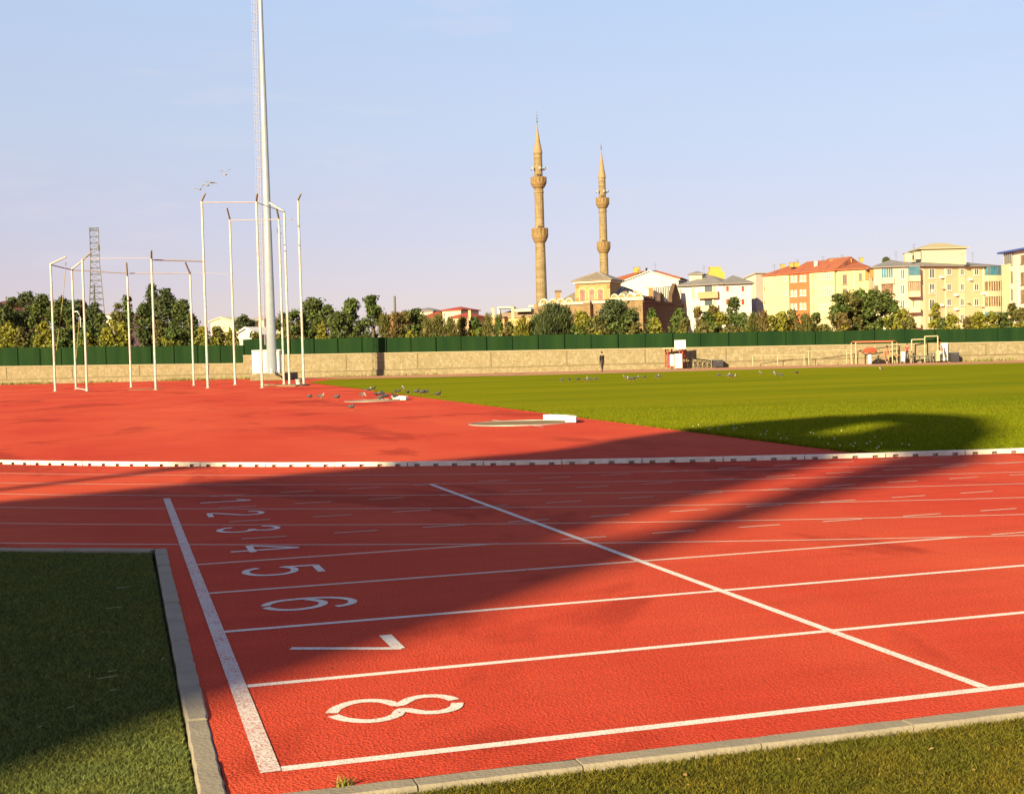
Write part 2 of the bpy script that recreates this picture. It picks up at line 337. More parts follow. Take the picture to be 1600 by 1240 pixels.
# digits: x = up the digit (0..0.5), y = to its right (0..0.34); stencil gaps as painted
DIG = {
 8: [[(0.004, 0.150), (0.03, 0.09)] + [(0.145-0.125*math.cos(t), 0.17-0.155*math.sin(t)) for t in (0.95, 1.3, 1.6, 2.0, 2.4)] + [(0.27, 0.13)] + [(0.395-0.105*math.cos(t), 0.17-0.13*math.sin(t)) for t in (0.7, 1.1, 1.6, 2.1, 2.5)] + [(0.498, 0.145)],
     [(0.004, 0.190), (0.03, 0.25)] + [(0.145-0.125*math.cos(t), 0.17+0.155*math.sin(t)) for t in (0.95, 1.3, 1.6, 2.0, 2.4)] + [(0.27, 0.21)] + [(0.395-0.105*math.cos(t), 0.17+0.13*math.sin(t)) for t in (0.7, 1.1, 1.6, 2.1, 2.5)] + [(0.498, 0.195)]],
 7: [[(0.0, 0.12), (0.40, 0.295), (0.5, 0.335)], [(0.485, 0.335), (0.485, 0.0)]],
 6: [[(0.004, 0.155), (0.03, 0.09), (0.09, 0.035), (0.17, 0.015), (0.27, 0.012), (0.36, 0.03), (0.44, 0.08), (0.49, 0.16), (0.49, 0.24), (0.45, 0.31), (0.38, 0.345)],
     [(0.004, 0.20), (0.04, 0.28), (0.12, 0.335), (0.20, 0.335), (0.28, 0.295), (0.325, 0.22), (0.325, 0.15), (0.29, 0.08), (0.25, 0.045)]],
 5: [[(0.49, 0.02), (0.49, 0.33)], [(0.49, 0.03), (0.27, 0.02)], [(0.26, 0.01), (0.315, 0.07), (0.335, 0.15), (0.315, 0.25), (0.25, 0.32), (0.16, 0.335), (0.07, 0.30), (0.02, 0.21), (0.015, 0.13), (0.05, 0.05), (0.11, 0.01)]],
 4: [[(0.0, 0.27), (0.5, 0.27)], [(0.49, 0.265), (0.16, 0.0)], [(0.155, 0.0), (0.155, 0.36)]],
 3: [[(0.38, 0.01), (0.45, 0.06), (0.49, 0.16), (0.47, 0.26), (0.39, 0.31), (0.31, 0.28), (0.27, 0.19)], [(0.27, 0.2), (0.25, 0.29), (0.17, 0.335), (0.08, 0.31), (0.02, 0.22), (0.02, 0.12), (0.07, 0.04), (0.13, 0.01)]],
 2: [[(0.38, 0.01), (0.45, 0.06), (0.49, 0.16), (0.46, 0.27), (0.38, 0.32), (0.29, 0.29), (0.2, 0.19), (0.1, 0.07), (0.03, 0.01)], [(0.02, 0.0), (0.02, 0.33)]],
 1: [[(0.0, 0.21), (0.5, 0.21)], [(0.49, 0.2), (0.37, 0.07)]],
}
for d_, strokes in DIG.items():
    Yc = (8-d_)*1.22+0.62
    if d_ == 5: Yc += 0.06
    mb = MB()
    for si, s_ in enumerate(strokes):
        q_ = s_
        if len(s_) > 4:
            q_ = []; ex = [s_[0]]+list(s_)+[s_[-1]]
            for i in range(1, len(ex)-2):
                for k in range(4):
                    f = k/4; p0, p1, p2, p3 = ex[i-1], ex[i], ex[i+1], ex[i+2]
                    q_.append(tuple(.5*(2*p1[c]+(p2[c]-p0[c])*f+(2*p0[c]-5*p1[c]+4*p2[c]-p3[c])*f*f+(3*p1[c]-p0[c]-3*p2[c]+p3[c])*f**3) for c in (0, 1)))
            q_.append(s_[-1])
        pts = [Vector((0.27+a, Yc+0.17-b, 0)) for a, b in q_]; n = len(pts); w = 0.05; z = Z3+0.0003*si-.0008
        if d_ == 7 and si == 1: w = 0.062
        L_, R_ = [], []
        for i in range(n):
            dd = (pts[min(i+1, n-1)]-pts[max(i-1, 0)]).normalized(); nn = Vector((-dd.y, dd.x, 0))
            zi = z+i*0.00003; L_.append(pts[i]+nn*w/2+Vector((0, 0, zi))); R_.append(pts[i]-nn*w/2+Vector((0, 0, zi)))
        mb.add(L_+R_, [(i, i+1, n+i+1, n+i) for i in range(n-1)])
    st(mb.build("lane_number", PAINT), 'white painted lane number %d on the red track' % d_)

# grass surfaces ------------------------------------------------------------
TURF_BASE = grass_mat("turf_base", (0.06, 0.07, 0.018), (0.08, 0.08, 0.022), (0.11, 0.10, 0.03), 6.0)
tl = [(-0.285, -0.33), (-0.285, 5.70)] + [tuple(p)[:2] for p in arcpts(RK+0.10, a_k, 0.95, 30)[1:]] + [(-12, -4), (-0.285, -4)]
MB().quad(*[(x, y, -0.020) for x, y in tl]).build("turf_verge", TURF_BASE, kind='structure')
MB().quad((-0.284, -4, -0.021), (60, -4, -0.021), (60, -0.365, -0.021), (-0.284, -0.365, -0.021)).build("turf_apron", TURF_BASE, kind='structure')
FIELD = grass_mat("field_grass", (0.125, 0.145, 0.007), (0.225, 0.198, 0.010), (0.105, 0.125, 0.007), 0.5)
def bx_(y): return 8.25+0.052*y
RKI = 23.80                              # inner kerb rail radius
fld = [(bx_(y)+rnd.uniform(-.03, .03), y, 0.018) for y in np.linspace(95, 12, 150)] + [(8.95, 10.72, 0.018)]
fld += [tuple(p) for p in arcpts(RKI-0.07, 0.24, 0.0, 12, 0.018)] + [(200, BC.y-RKI+0.07, 0.018)]
fa, fb, fc, fd = P(520, 592, 114), P(800, 587.5, 106), P(1360, 572, 104), P(1600, 566, 100)
fld += [(200, 60, 0.018), (fd.x, fd.y, 0.018), (fc.x, fc.y, 0.018), (fb.x, fb.y, 0.018), (fa.x, fa.y, 0.018)]
MB().quad(*fld[::-1]).build("infield_lawn", FIELD, kind='structure')

BLADE = mat("turf_blade", (0.074, 0.080, 0.012), col2=(0.135, 0.100, 0.016), scale=4.0, amt=0.45, island=0.8, rough=0.9, spec=0.02, trans=0.15)
BLADE_V = mat("verge_blade", (0.095, 0.125, 0.040), col2=(0.150, 0.145, 0.036), scale=4.0, amt=0.45, island=0.8, rough=0.9, spec=0.02, trans=0.15)
BLADE_F = mat("field_blade", (0.105, 0.135, 0.005), col2=(0.155, 0.158, 0.007), scale=0.8, amt=0.45, island=0.35, rough=0.9, spec=0.03, trans=0.2)
rng = np.random.default_rng(5)
def blades(name, XY, h, w, lean, m_, z0=-0.016):
    n = len(XY); a = rng.uniform(0, 2*np.pi, n); hh = h*rng.uniform(0.5, 1.15, n); ww = w*rng.uniform(0.6, 1.3, n); la = rng.uniform(0, 2*np.pi, n); le = lean*rng.uniform(0.1, 1.0, n)
    B = np.column_stack([XY, np.full(n, z0)])
    dx = np.column_stack([np.cos(a)*ww/2, np.sin(a)*ww/2, np.zeros(n)])
    T = B+np.column_stack([np.cos(la)*le*hh, np.sin(la)*le*hh, hh])
    V = np.empty((n*3, 3)); V[0::3] = B-dx; V[1::3] = B+dx; V[2::3] = T
    o = fast_mesh(name, V, 3, m_); o['kind'] = 'stuff'; return o
def in_poly(X, Y, poly):
    ins = np.zeros(len(X), bool); n = len(poly)
    for i in range(n):
        x0, y0 = poly[i][:2]; x1, y1 = poly[(i+1) % n][:2]
        c = ((y0 > Y) != (y1 > Y)) & (X < (x1-x0)*(Y-y0)/(y1-y0+1e-12)+x0); ins ^= c
    return ins
X = rng.uniform(-2.2, -0.29, 420000); Y = -0.7+7.6*rng.random(420000)**1.5
k_ = in_poly(X, Y, tl) & (X > -0.75-0.13*(Y+0.7)*1.6)
blades("verge_grass", np.column_stack([X[k_], Y[k_]]), 0.015, 0.0042, 2.2, BLADE_V)
X = rng.uniform(-0.1, 3.2, 130000); Y = rng.uniform(-1.5, -0.368, 130000)
blades("apron_grass", np.column_stack([X, Y]), 0.015, 0.0042, 2.2, BLADE, -0.016)
X = rng.uniform(8.6, 34, 620000); Y = 9.4+30*rng.random(620000)**1.5
dd_ = np.hypot(X-CC.x, Y-CC.y)
k_ = in_poly(X, Y, fld) & (X > 8.4+0.05*Y) & (rng.random(len(X)) < np.clip(1.12-(dd_-15)/20, 0, 1))
blades("lawn_grass", np.column_stack([X[k_], Y[k_]]), 0.042, 0.010, 1.2, BLADE_F, 0.014)
# rough fringe where the lawn meets the red surface
Y = rng.uniform(11, 60, 30000); X = bx_(Y)+rng.normal(0.03, 0.035, 30000)
blades("fringe_grass", np.column_stack([X, Y]), 0.06, 0.012, 1.2, BLADE_F, 0.0)
# white clover heads in the lawn near the kerb
cl = MB()
for i in range(38):
    y = rnd.choice([rnd.gauss(11.6, 0.5), rnd.gauss(16.5, 1.0), rnd.uniform(11, 18)]); x = bx_(y)+abs(rnd.gauss(0, 0.9))+0.05
    if y > 10.8 and x < 14: cl.ball((x, y, 0.055), (0.011, 0.011, 0.010), 5, 3)
cl.build("clover_flowers", WHITE)['kind'] = 'stuff'
# straw scraps on the shaded turf
sw = MB()
STRAW = mat("dry_straw", (0.42, 0.36, 0.24))
for u, v, L_, a in [(182, 920, 0.09, 0.1), (165, 952, 0.09, 0.0), (168, 1051, 0.04, 0.1), (152, 1062, 0.09, 0.2), (140, 1060, 0.03, 1.6), (105, 1108, 0.03, 0.4), (172, 1080, 0.03, -.3), (252, 1032, 0.02, .8), (110, 995, .015, 0), (160, 990, .015, 1), (60, 1138, .012, 0), (222, 1019, .012, 0)]:
    g = G(u, v); sw.tube(g+Vector((0, 0, 0.006)), g+Vector((L_*math.cos(a), L_*math.sin(a), 0.010)), 0.0018, 0.0012, 5)
sw.build("straw_litter", STRAW)['kind'] = 'stuff'
# small debris on the track
db = MB()
for i in range(120):
    g = Vector((rnd.uniform(0, 7), rnd.uniform(-0.2, 8), 0.004)); r = rnd.uniform(0.0015, 0.004); db.ball(g, (r*rnd.uniform(1, 2.5), r, r*.6), 5, 3)
db.build("track_debris", mat("dark_crumb", (0.10, 0.05, 0.03)))['kind'] = 'stuff'

# dead leaves on the near grass
dl = MB()
for i in range(46):
    if i < 26: x, y = rnd.uniform(.2, 2.9), rnd.uniform(-1.1, -.38)
    else: x, y = rnd.uniform(-1.8, -.3), rnd.uniform(-.3, 3.5)
    a = rnd.uniform(0, 6.28); l = rnd.uniform(.005, .014); c = Vector((x, y, .001)); d = Vector((math.cos(a), math.sin(a), rnd.uniform(-.2, .5)))*l; e = Vector((-math.sin(a), math.cos(a), rnd.uniform(-.4, .4)))*l*.45
    dl.add([c-d, c-e, c+d, c+e+Vector((0, 0, l*.3))], [(0, 1, 2), (0, 2, 3)])
dl.build("dead_leaves", mat("dead_leaf", (.34, .22, .09), col2=(.22, .12, .05), island=.4))['kind'] = 'stuff'
# weed tuft at the kerb
g0 = Vector((0.17, -0.262, 0))
w = MB()
for i in range(70):
    a = rnd.uniform(0, 6.28); l = rnd.uniform(0.012, 0.045); b = g0+Vector((rnd.gauss(0, .014), rnd.gauss(0, .008), -.01)); t = b+Vector((math.cos(a)*l*.8, math.sin(a)*l*.8, l)); mid = (b+t)/2+Vector((0, 0, l*.2))
    n_ = Vector((-math.sin(a), math.cos(a), 0))*0.0022
    w.add([b-n_, b+n_, mid+n_, mid-n_], [(0, 1, 2, 3)]); w.add([mid-n_, mid+n_, t], [(0, 1, 2)])
tag(w.build("weed_tuft", mat("dry_weed", (0.30, 0.25, 0.05), col2=(0.16, 0.17, 0.03), island=0.3, scale=30)), 'small dry yellow weed tuft sprouting at the near concrete kerb', 'weed')

# ================================================================== KERBS
def kerb(name, path_, w, z0, z1, seg, m_, label, gap=0.006, jit=0.004):
    t = thing(name, label, 'kerb', (path_[0][0], path_[0][1], 0))
    # resample
    pts = [Vector((p[0], p[1], 0)) for p in path_]; L_ = [0]
    for i in range(1, len(pts)): L_.append(L_[-1]+(pts[i]-pts[i-1]).length)
    def at(s):
        for i in range(1, len(pts)):
            if s <= L_[i] or i == len(pts)-1:
                f = (s-L_[i-1])/(L_[i]-L_[i-1]); return pts[i-1].lerp(pts[i], f)
    s = 0
    while s < L_[-1]-0.05:
        e = min(s+seg*rnd.uniform(0.9, 1.1), L_[-1]); a, b = at(s+gap/2), at(e-gap/2); d = (b-a).normalized(); nn = Vector((-d.y, d.x, 0))
        mb = MB(); k = 8; rows = []
        jz = rnd.uniform(-jit, jit); ch = 0.008
        for i in range(k+1):
            c = a.lerp(b, i/k); e0, e1 = rnd.uniform(-jit, jit)*.7, rnd.uniform(-jit, jit)*.7
            if i in (0, k): e0 -= 0.004; e1 -= .004
            rows.append([c-nn*(w/2+e0)+Vector((0, 0, z0)), c-nn*(w/2+e0)+Vector((0, 0, z1-ch+jz)), c-nn*(w/2+e0-ch)+Vector((0, 0, z1+jz)),
                         c+nn*(w/2+e1-ch)+Vector((0, 0, z1+jz)), c+nn*(w/2+e1)+Vector((0, 0, z1-ch+jz)), c+nn*(w/2+e1)+Vector((0, 0, z0))])
        vs = [v for r in rows for v in r]
        fs = [(i*6+j, i*6+j+1, (i+1)*6+j+1, (i+1)*6+j) for i in range(k) for j in range(5)] + [tuple(range(6)), tuple(range(k*6+5, k*6-1, -1))]
        mb.add(vs, fs); mb.build("kerb_stone", m_, t); s = e
    return t
kerb("concrete_kerb", [(-0.237, -0.32), (-0.215, 5.78)], 0.086, -0.06, 0.008, 0.52, CONC, 'grey concrete kerb beside the start line, running away from the camera')
kerb("concrete_kerb", [(-0.188, -0.31), (26, -0.31)], 0.094, -0.06, 0.006, 0.62, CONC, 'sunlit concrete kerb between the eighth lane and the near grass')
kp = arcpts(RK+0.055, a_k+0.0015, 0.97, 60)
kerb("concrete_kerb", [tuple(p)[:2] for p in kp], 0.10, -0.06, 0.008, 0.7, CONC, 'shaded concrete kerb at the far edge of the dark grass corner')
# white aluminium inner rail with drain gaps
RAILW = mat("white_rail", (0.74, 0.70, 0.62), col2=(0.55, 0.46, 0.38), rough=0.6, amt=0.55, scale=9)
rail = thing("track_rail", 'low white kerb rail with small drain gaps along the inside lane', 'kerb rail', (6.5, 11.2, 0))
rp_ = arcpts(RKI, 0.95, 0.0, 200) + [Vector((15+i*0.5, BC.y-RKI, 0)) for i in range(1, 12)]
seglen = 1.0; segs = []; acc = 0; cur = [rp_[0]]
for i in range(1, len(rp_)):
    acc += (rp_[i]-rp_[i-1]).length; cur.append(rp_[i])
    if acc >= seglen: segs.append((cur[0], cur[-1])); cur = [rp_[i]]; acc = 0
for si, (a, b) in enumerate(segs):
    d = (b-a).normalized(); nn = Vector((d.y, -d.x, 0))     # towards the lanes
    if nn.dot(a-BC) < 0: nn = -nn
    rz = math.atan2(d.y, d.x); L_ = (b-a).length-0.008; c = (a+b)/2+nn*rnd.uniform(-.004, .004); dz = rnd.uniform(-.002, .003)
    mb = MB()
    mb.box(c+Vector((0, 0, 0.043+dz)), (L_, 0.075, 0.026), rz)
    mb.box(c-nn*0.03+Vector((0, 0, 0.015+dz/2)), (L_-.004, 0.012, 0.030+dz), rz)
    ng = 4; per = L_/ng
    for g in range(ng+1):
        x0 = -L_/2+g*per-(per/2-0.035); x1 = x0+2*(per/2-0.035)
        x0, x1 = max(x0, -L_/2+.002), min(x1, L_/2-.002)
        mb.box(c+d*((x0+x1)/2)+nn*0.03+Vector((0, 0, 0.015+dz/2)), (x1-x0, 0.012, 0.030+dz), rz)
    mb.build("rail_segment", RAILW, rail)

# ================================================================== THROWING CIRCLES
for (cx, cyy, lab, lb2) in ((7.62, 22.25, 'grey concrete shot put circle nearest the camera', 'white stop board on the nearer shot put circle'),
                       (8.30, 42.3, 'grey concrete shot put circle among the pigeons', 'white stop board beside the pigeons on the farther circle')):
    r = 1.0675
    t = thing("shot_put_circle", lab, 'throwing circle', (cx, cyy, 0), 'shot put circles')
    mb = MB(); mb.add([(cx+r*.985*math.cos(a), cyy+r*.985*math.sin(a), 0.005) for a in np.linspace(0, 2*np.pi, 48, endpoint=False)], [tuple(range(48))]); mb.build("concrete_disc", CONC_PALE, t)
    mb = MB(); mb.lathe((cx, cyy, 0), [(r+.012, 0), (r+.012, .014), (r-.0, .014), (r-.0, 0.002)], 48); mb.f = mb.f[:-2]; mb.m = mb.m[:-2]; mb.smooth = mb.smooth[:-2]; mb.build("steel_ring", GALV, t)
    for s_ in (1, -1):
        mb = MB(); mb.quad(*[(cx-0.1+a, cyy+s_*(r+.02+b), 0.005) for a, b in ((0, 0), (.05, 0), (.05, .75), (0, .75))][::s_]); mb.build("side_line", PAINT, t)
    mb = MB(); A0, A1, n = math.radians(-44), math.radians(44), 16; ins, outs = [], []
    for i in range(n+1):
        a = A0+(A1-A0)*i/n; ins.append(Vector((cx+(r+.0)*math.cos(a), cyy+(r+.0)*math.sin(a), 0))); outs.append(Vector((cx+(r+.114+.12*abs(a/A1)**2)*math.cos(a), cyy+(r+.114+.12*abs(a/A1)**2)*math.sin(a), 0)))
    z0, z1 = 0.016, 0.125
    vs = [p+Vector((0, 0, z0)) for p in ins]+[p+Vector((0, 0, z0)) for p in outs]+[p+Vector((0, 0, z1)) for p in ins]+[p+Vector((0, 0, z1)) for p in outs]; k = n+1
    fs = []
    for i in range(n): fs += [(i, i+1, 2*k+i+1, 2*k+i), (k+i, 3*k+i, 3*k+i+1, k+i+1), (2*k+i, 2*k+i+1, 3*k+i+1, 3*k+i)]
    fs += [(0, 2*k, 3*k, k), (n, k+n, 3*k+n, 2*k+n)]
    mb.add(vs, fs); tag(mb.build("stop_board", mat("white_board_paint", (0.72, 0.70, 0.64), rough=0.5, amt=.2, scale=8)), lb2, 'stop board')

# ================================================================== FAR WALL + FENCE
def rubble():
    M = bpy.data.materials.new("rubble_wall"); M.use_nodes = True; n = M.node_tree; b = n.nodes["Principled BSDF"]; L = n.links.new
    b.inputs['Roughness'].default_value = 0.95; b.inputs['Specular IOR Level'].default_value = 0.1
    t = N(n, "ShaderNodeTexCoord")
    v = N(n, "ShaderNodeTexVoronoi", i_Scale=3.6, feature='DISTANCE_TO_EDGE'); L(t.outputs['Object'], v.inputs[0])
    vc = N(n, "ShaderNodeTexVoronoi", i_Scale=3.6); L(t.outputs['Object'], vc.inputs[0])
    mp = N(n, "ShaderNodeMapping"); mp.inputs['Scale'].default_value = (1.2, 1.2, .28); L(t.outputs['Object'], mp.inputs[0])
    a = N(n, "ShaderNodeTexNoise", i_Scale=5.0, i_Detail=8.0, i_Roughness=.88); L(mp.outputs[0], a.inputs[0])
    sw_ = N(n, "ShaderNodeSeparateColor"); L(vc.outputs['Color'], sw_.inputs[0])
    c = N(n, "ShaderNodeMix", data_type='RGBA'); c.inputs[6].default_value = (0.175, 0.14, 0.092, 1); c.inputs[7].default_value = (0.245, 0.20, 0.14, 1); L(sw_.outputs[0], c.inputs[0])
    re = N(n, "ShaderNodeMapRange"); re.inputs[1].default_value = 0.0; re.inputs[2].default_value = 0.07; re.inputs[3].default_value = .8; re.inputs[4].default_value = 0; L(v.outputs['Distance'], re.inputs[0])
    d = N(n, "ShaderNodeMix", data_type='RGBA'); d.inputs[7].default_value = (0.14, 0.10, 0.05, 1); L(c.outputs[2], d.inputs[6]); L(re.outputs[0], d.inputs[0])
    ra = N(n, "ShaderNodeMapRange"); ra.inputs[1].default_value = 0.44; ra.inputs[2].default_value = 0.72; ra.inputs[4].default_value = .8; L(a.outputs[0], ra.inputs[0])
    e = N(n, "ShaderNodeMix", data_type='RGBA'); e.inputs[7].default_value = (0.15, 0.105, 0.05, 1); L(d.outputs[2], e.inputs[6]); L(ra.outputs[0], e.inputs[0])
    L(e.outputs[2], b.inputs['Base Color']); return M
WALLM = rubble()
COPE = mat("wall_coping", (0.30, 0.24, 0.16), amt=0.4, scale=1.5)
NET = mat("green_fence_screen", (0.006, 0.019, 0.008), col2=(0.014, 0.033, 0.010), scale=0.9, amt=0.55, stretch=(1, 1, .12), rough=0.95, spec=0.05)
POST = mat("green_fence_post", (0.010, 0.026, 0.008), rough=0.8, spec=.1)
def xy(p): return Vector((p.x, p.y, 0))
def zat(v, u, z): return P(u, v, z).z
def wall_run(u0, z0, u1, z1, tops, ftops, bot, lab, flab, nseg=24):
    """tops/ftops: (px at u0, px at u1) of wall top and fence top"""
    a, b = xy(P(u0, 560, z0)), xy(P(u1, 560, z1)); d = (b-a).normalized(); n = Vector((d.y, -d.x, 0))    # towards camera
    if n.dot(CC-a) < 0: n = -n
    h0, h1 = zat(tops[0], u0, z0), zat(tops[1], u1, z1); f0, f1 = zat(ftops[0], u0, z0), zat(ftops[1], u1, z1)
    L_ = (b-a).length; cen = (a+b)/2
    t = thing("boundary_wall", lab, 'wall', (cen.x, cen.y, 0))
    mb = MB(); mb.add([a+Vector((0, 0, -.1)), b+Vector((0, 0, -.1)), b+Vector((0, 0, h1)), a+Vector((0, 0, h0))]+[q-n*0.5 for q in (a+Vector((0, 0, -.1)), b+Vector((0, 0, -.1)), b+Vector((0, 0, h1)), a+Vector((0, 0, h0)))],
                      [(0, 1, 2, 3), (5, 4, 7, 6), (3, 2, 6, 7), (0, 3, 7, 4), (1, 5, 6, 2)]); mb.build("wall_face", WALLM, t)
    mb = MB(); q0, q1 = a+n*0.06, b+n*0.06
    mb.add([q0+Vector((0, 0, h0)), q1+Vector((0, 0, h1)), q1+Vector((0, 0, h1+.09)), q0+Vector((0, 0, h0+.09))]+[q-n*0.62 for q in (q0+Vector((0, 0, h0)), q1+Vector((0, 0, h1)), q1+Vector((0, 0, h1+.09)), q0+Vector((0, 0, h0+.09)))],
           [(0, 1, 2, 3), (5, 4, 7, 6), (3, 2, 6, 7), (0, 3, 7, 4), (1, 5, 6, 2), (0, 4, 5, 1)]); mb.build("coping", COPE, t)
    mb = MB(); pl = 0.6
    mb.prism([(p.x, p.y) for p in (a+n*.14, b+n*.14, b+n*.003, a+n*.003)], -0.1, pl); mb.build("plinth", WALLM, t); mb = MB(); mb.prism([(p.x, p.y) for p in (a+n*.17, b+n*.17, b+n*.142, a+n*.142)], pl-.07, pl+.012); mb.build("ledge", mat("wall_ledge", (.13, .095, .05)), t)
    # pilaster seams
    mb = MB(); k = int(L_/7.5)
    for i in range(k):
        c = a+d*(L_*(i+.5)/k); hh = h0+(h1-h0)*(i+.5)/k; mb.box(c+n*0.02+Vector((0, 0, hh/2+.32)), (0.10, 0.06, hh-.66), math.atan2(d.y, d.x))
    mb.build("seam_strip", mat("wall_joint", (0.15, 0.115, 0.07)), t)
    t2 = thing("screen_fence", flab, 'fence', (cen.x, cen.y, h0))
    mb = MB(); ns = int(L_/0.35); fa = a-n*0.22; vs = []
    for i in range(ns+1):
        s = i/ns; c = fa+d*L_*s+n*(0.035*math.sin(i*1.3)+0.03*math.sin(i*.37)); hb = h0+(h1-h0)*s+0.10; ht = f0+(f1-f0)*s + 0.035*math.sin(i*.21)+0.02*math.sin(i*.9)
        vs += [c+Vector((0, 0, hb)), c+Vector((0, 0, ht)), c-n*.012+Vector((0, 0, ht)), c-n*.012+Vector((0, 0, hb))]
    fs = [(4*i+j, 4*i+4+j, 4*i+4+(j+1) % 4, 4*i+(j+1) % 4) for i in range(ns) for j in range(4)]
    mb.add(vs, fs); mb.build("screen", NET, t2)
    k = int(L_/2.6)
    for i in range(k+1):
        s = i/k; c = fa+d*L_*s+n*.12; mb = MB(); mb.tube(c+Vector((0, 0, h0+(h1-h0)*s+.08)), c+Vector((0, 0, f0+(f1-f0)*s+.06)), 0.045, n=6); mb.build("post", POST, t2)
    return a, b, n
wall_run(-140, 150, 380, 141, (575, 568.5), (545, 539), 0, 'low pale stone wall left of the floodlight mast', 'dark green screen fence on the low wall, left of the mast')
wR = wall_run(380, 139, 1760, 116, (556.2, 532), (530.5, 509.5), 0, 'long pale stone boundary wall behind the grass pitch', 'long green screen fence on top of the stone wall behind the pitch')

# dusty clay strip and old lane lines between the lawn and the wall
mb = MB(); pts = [P(540, 590.6, 116.5), P(800, 587.2, 107), P(1360, 571.8, 104.5), P(1640, 565, 101)]; far = [P(1760, 560, 115.7), P(380, 560, 138.9)]
mb.quad(*[(p.x, p.y, .008) for p in pts+far]).build("clay_strip", mat("dusty_clay", (.36, .135, .065), col2=(.42, .22, .12), scale=.5, amt=.6), kind='structure')
for q in (3.0, 4.2, 5.4, 6.6):
    a, b, n = wR; st(strip([a+n*q, b+n*q], .07, .014, "far_lane_line", PAINT_THIN))
    a = xy(P(-140, 560, 150)); b = xy(P(380, 560, 141)); n = Vector(((b-a).normalized().y, -(b-a).normalized().x, 0)); st(strip([a+n*(q+2), b+n*(q+2)], .07, .006, "far_lane_line", PAINT_THIN))
# weeds along the wall foot
wd = []
for i in range(5200):
    u = rnd.uniform(-20, 1620); s = rnd.random()
    if math.sin(u*.05)+math.sin(u*.021+1)+rnd.uniform(-1, 1) < 0.1: continue
    z = (150+(141-150)*(u+140)/520) if u < 380 else (139+(116-139)*(u-380)/1380)
    p = P(u, 560, z-0.35-abs(rnd.gauss(0, .35))); wd.append((p.x, p.y))
blades("wall_weeds", np.array(wd), 0.32, 0.10, 1.0, mat("weed_blade", (0.10, 0.13, 0.02), col2=(0.18, 0.15, 0.04), island=0.3, scale=.5), -0.01)

# ================================================================== FLOODLIGHT MAST
MZ = 120.3; mbase = xy(P(425.5, 583, MZ)); mz0 = zat(583, 425.5, MZ)
mast = thing("floodlight_mast", 'tall tapering grey floodlight mast with caged ladder behind the throwing cage', 'floodlight mast', (mbase.x, mbase.y, mz0))
mtop = 39.0; rb, rt = 0.46, 0.15
def mr(z): return rb+(rt-rb)*(z-mz0)/mtop
mb = MB(); mb.lathe((mbase.x, mbase.y, mz0), [(rb+.06, 0), (rb+.06, .06), (rb, .06), (mr(mz0+13), 13), (mr(mz0+13)-.012, 13.02), (mr(mz0+26), 26), (mr(mz0+26)-.01, 26.02), (rt, mtop)], 16, True); mb.build("shaft", mat("mast_paint", (0.33, 0.345, 0.385), rough=.38, metal=.25, amt=.3, scale=2), mast)
mb = MB()
for i in range(16):
    a = i*math.pi/8; c = mbase+Vector((math.cos(a), math.sin(a), 0))*(rb+.05); mb.extrude([c+Vector((0, 0, mz0+.06)), c+Vector((-math.cos(a)*.12, -math.sin(a)*.12, mz0+.06)), c+Vector((-math.cos(a)*.07, -math.sin(a)*.07, mz0+.5))], Vector((-math.sin(a), math.cos(a), 0))*.02)
mb.build("base_rib", GALV, mast)
ld = -CR.copy(); ld.z = 0; ld.normalize()
LADM = mat("ladder_steel", (0.42, 0.36, 0.37), rough=.5, metal=.2)
mb = MB(); H0 = mz0+2.6; H1 = mz0+38
def lp(z, o, s=0.0):
    per = Vector((-ld.y, ld.x, 0)); return mbase+ld*(mr(z)+o)+per*s+Vector((0, 0, z))
for s in (-.2, .2): mb.tube(lp(H0, .14, s), lp(H1, .14, s), .018, n=5)
z = H0
while z < H1: mb.tube(lp(z, .14, -.2), lp(z, .14, .2), .012, n=4); z += .3
mb.build("ladder", LADM, mast)
mb = MB(); z = H0+2
while z < H1:
    pts = []
    for i in range(9):
        a = math.pi*i/8; pts.append(lp(z, .14+.46*math.sin(a), -.28*math.cos(a)))
    mb.path(pts, .014, 4); z += .82
for a in (0.6, 1.57, 2.54): mb.tube(lp(H0+2, .14+.46*math.sin(a), -.28*math.cos(a)), lp(H1, .14+.46*math.sin(a), -.28*math.cos(a)), .012, n=4)
mb.build("ladder_cage", LADM, mast)
mb = MB(); per = Vector((-ld.y, ld.x, 0)); hd = mbase+Vector((0, 0, mz0+mtop))
mb.box(hd+Vector((0, 0, -.4)), (5.4, .12, .14), math.atan2(ld.y, ld.x)); mb.box(hd+Vector((0, 0, .7)), (5.4, .12, .14), math.atan2(ld.y, ld.x)); mb.tube(hd-Vector((0, 0, .6)), hd+Vector((0, 0, 1)), .09)
mb.build("head_frame", GALV, mast)
for j in range(10):
    c = hd+ld*(-2.4+1.2*(j % 5))+Vector((0, 0, -.4+1.1*(j//5))); mb = MB(); mb.lathe(c, [(.12, -.1), (.3, -.32), (.3, -.36), (.05, -.36)], 10); mb.build("lamp_head", DARKMETAL, mast)
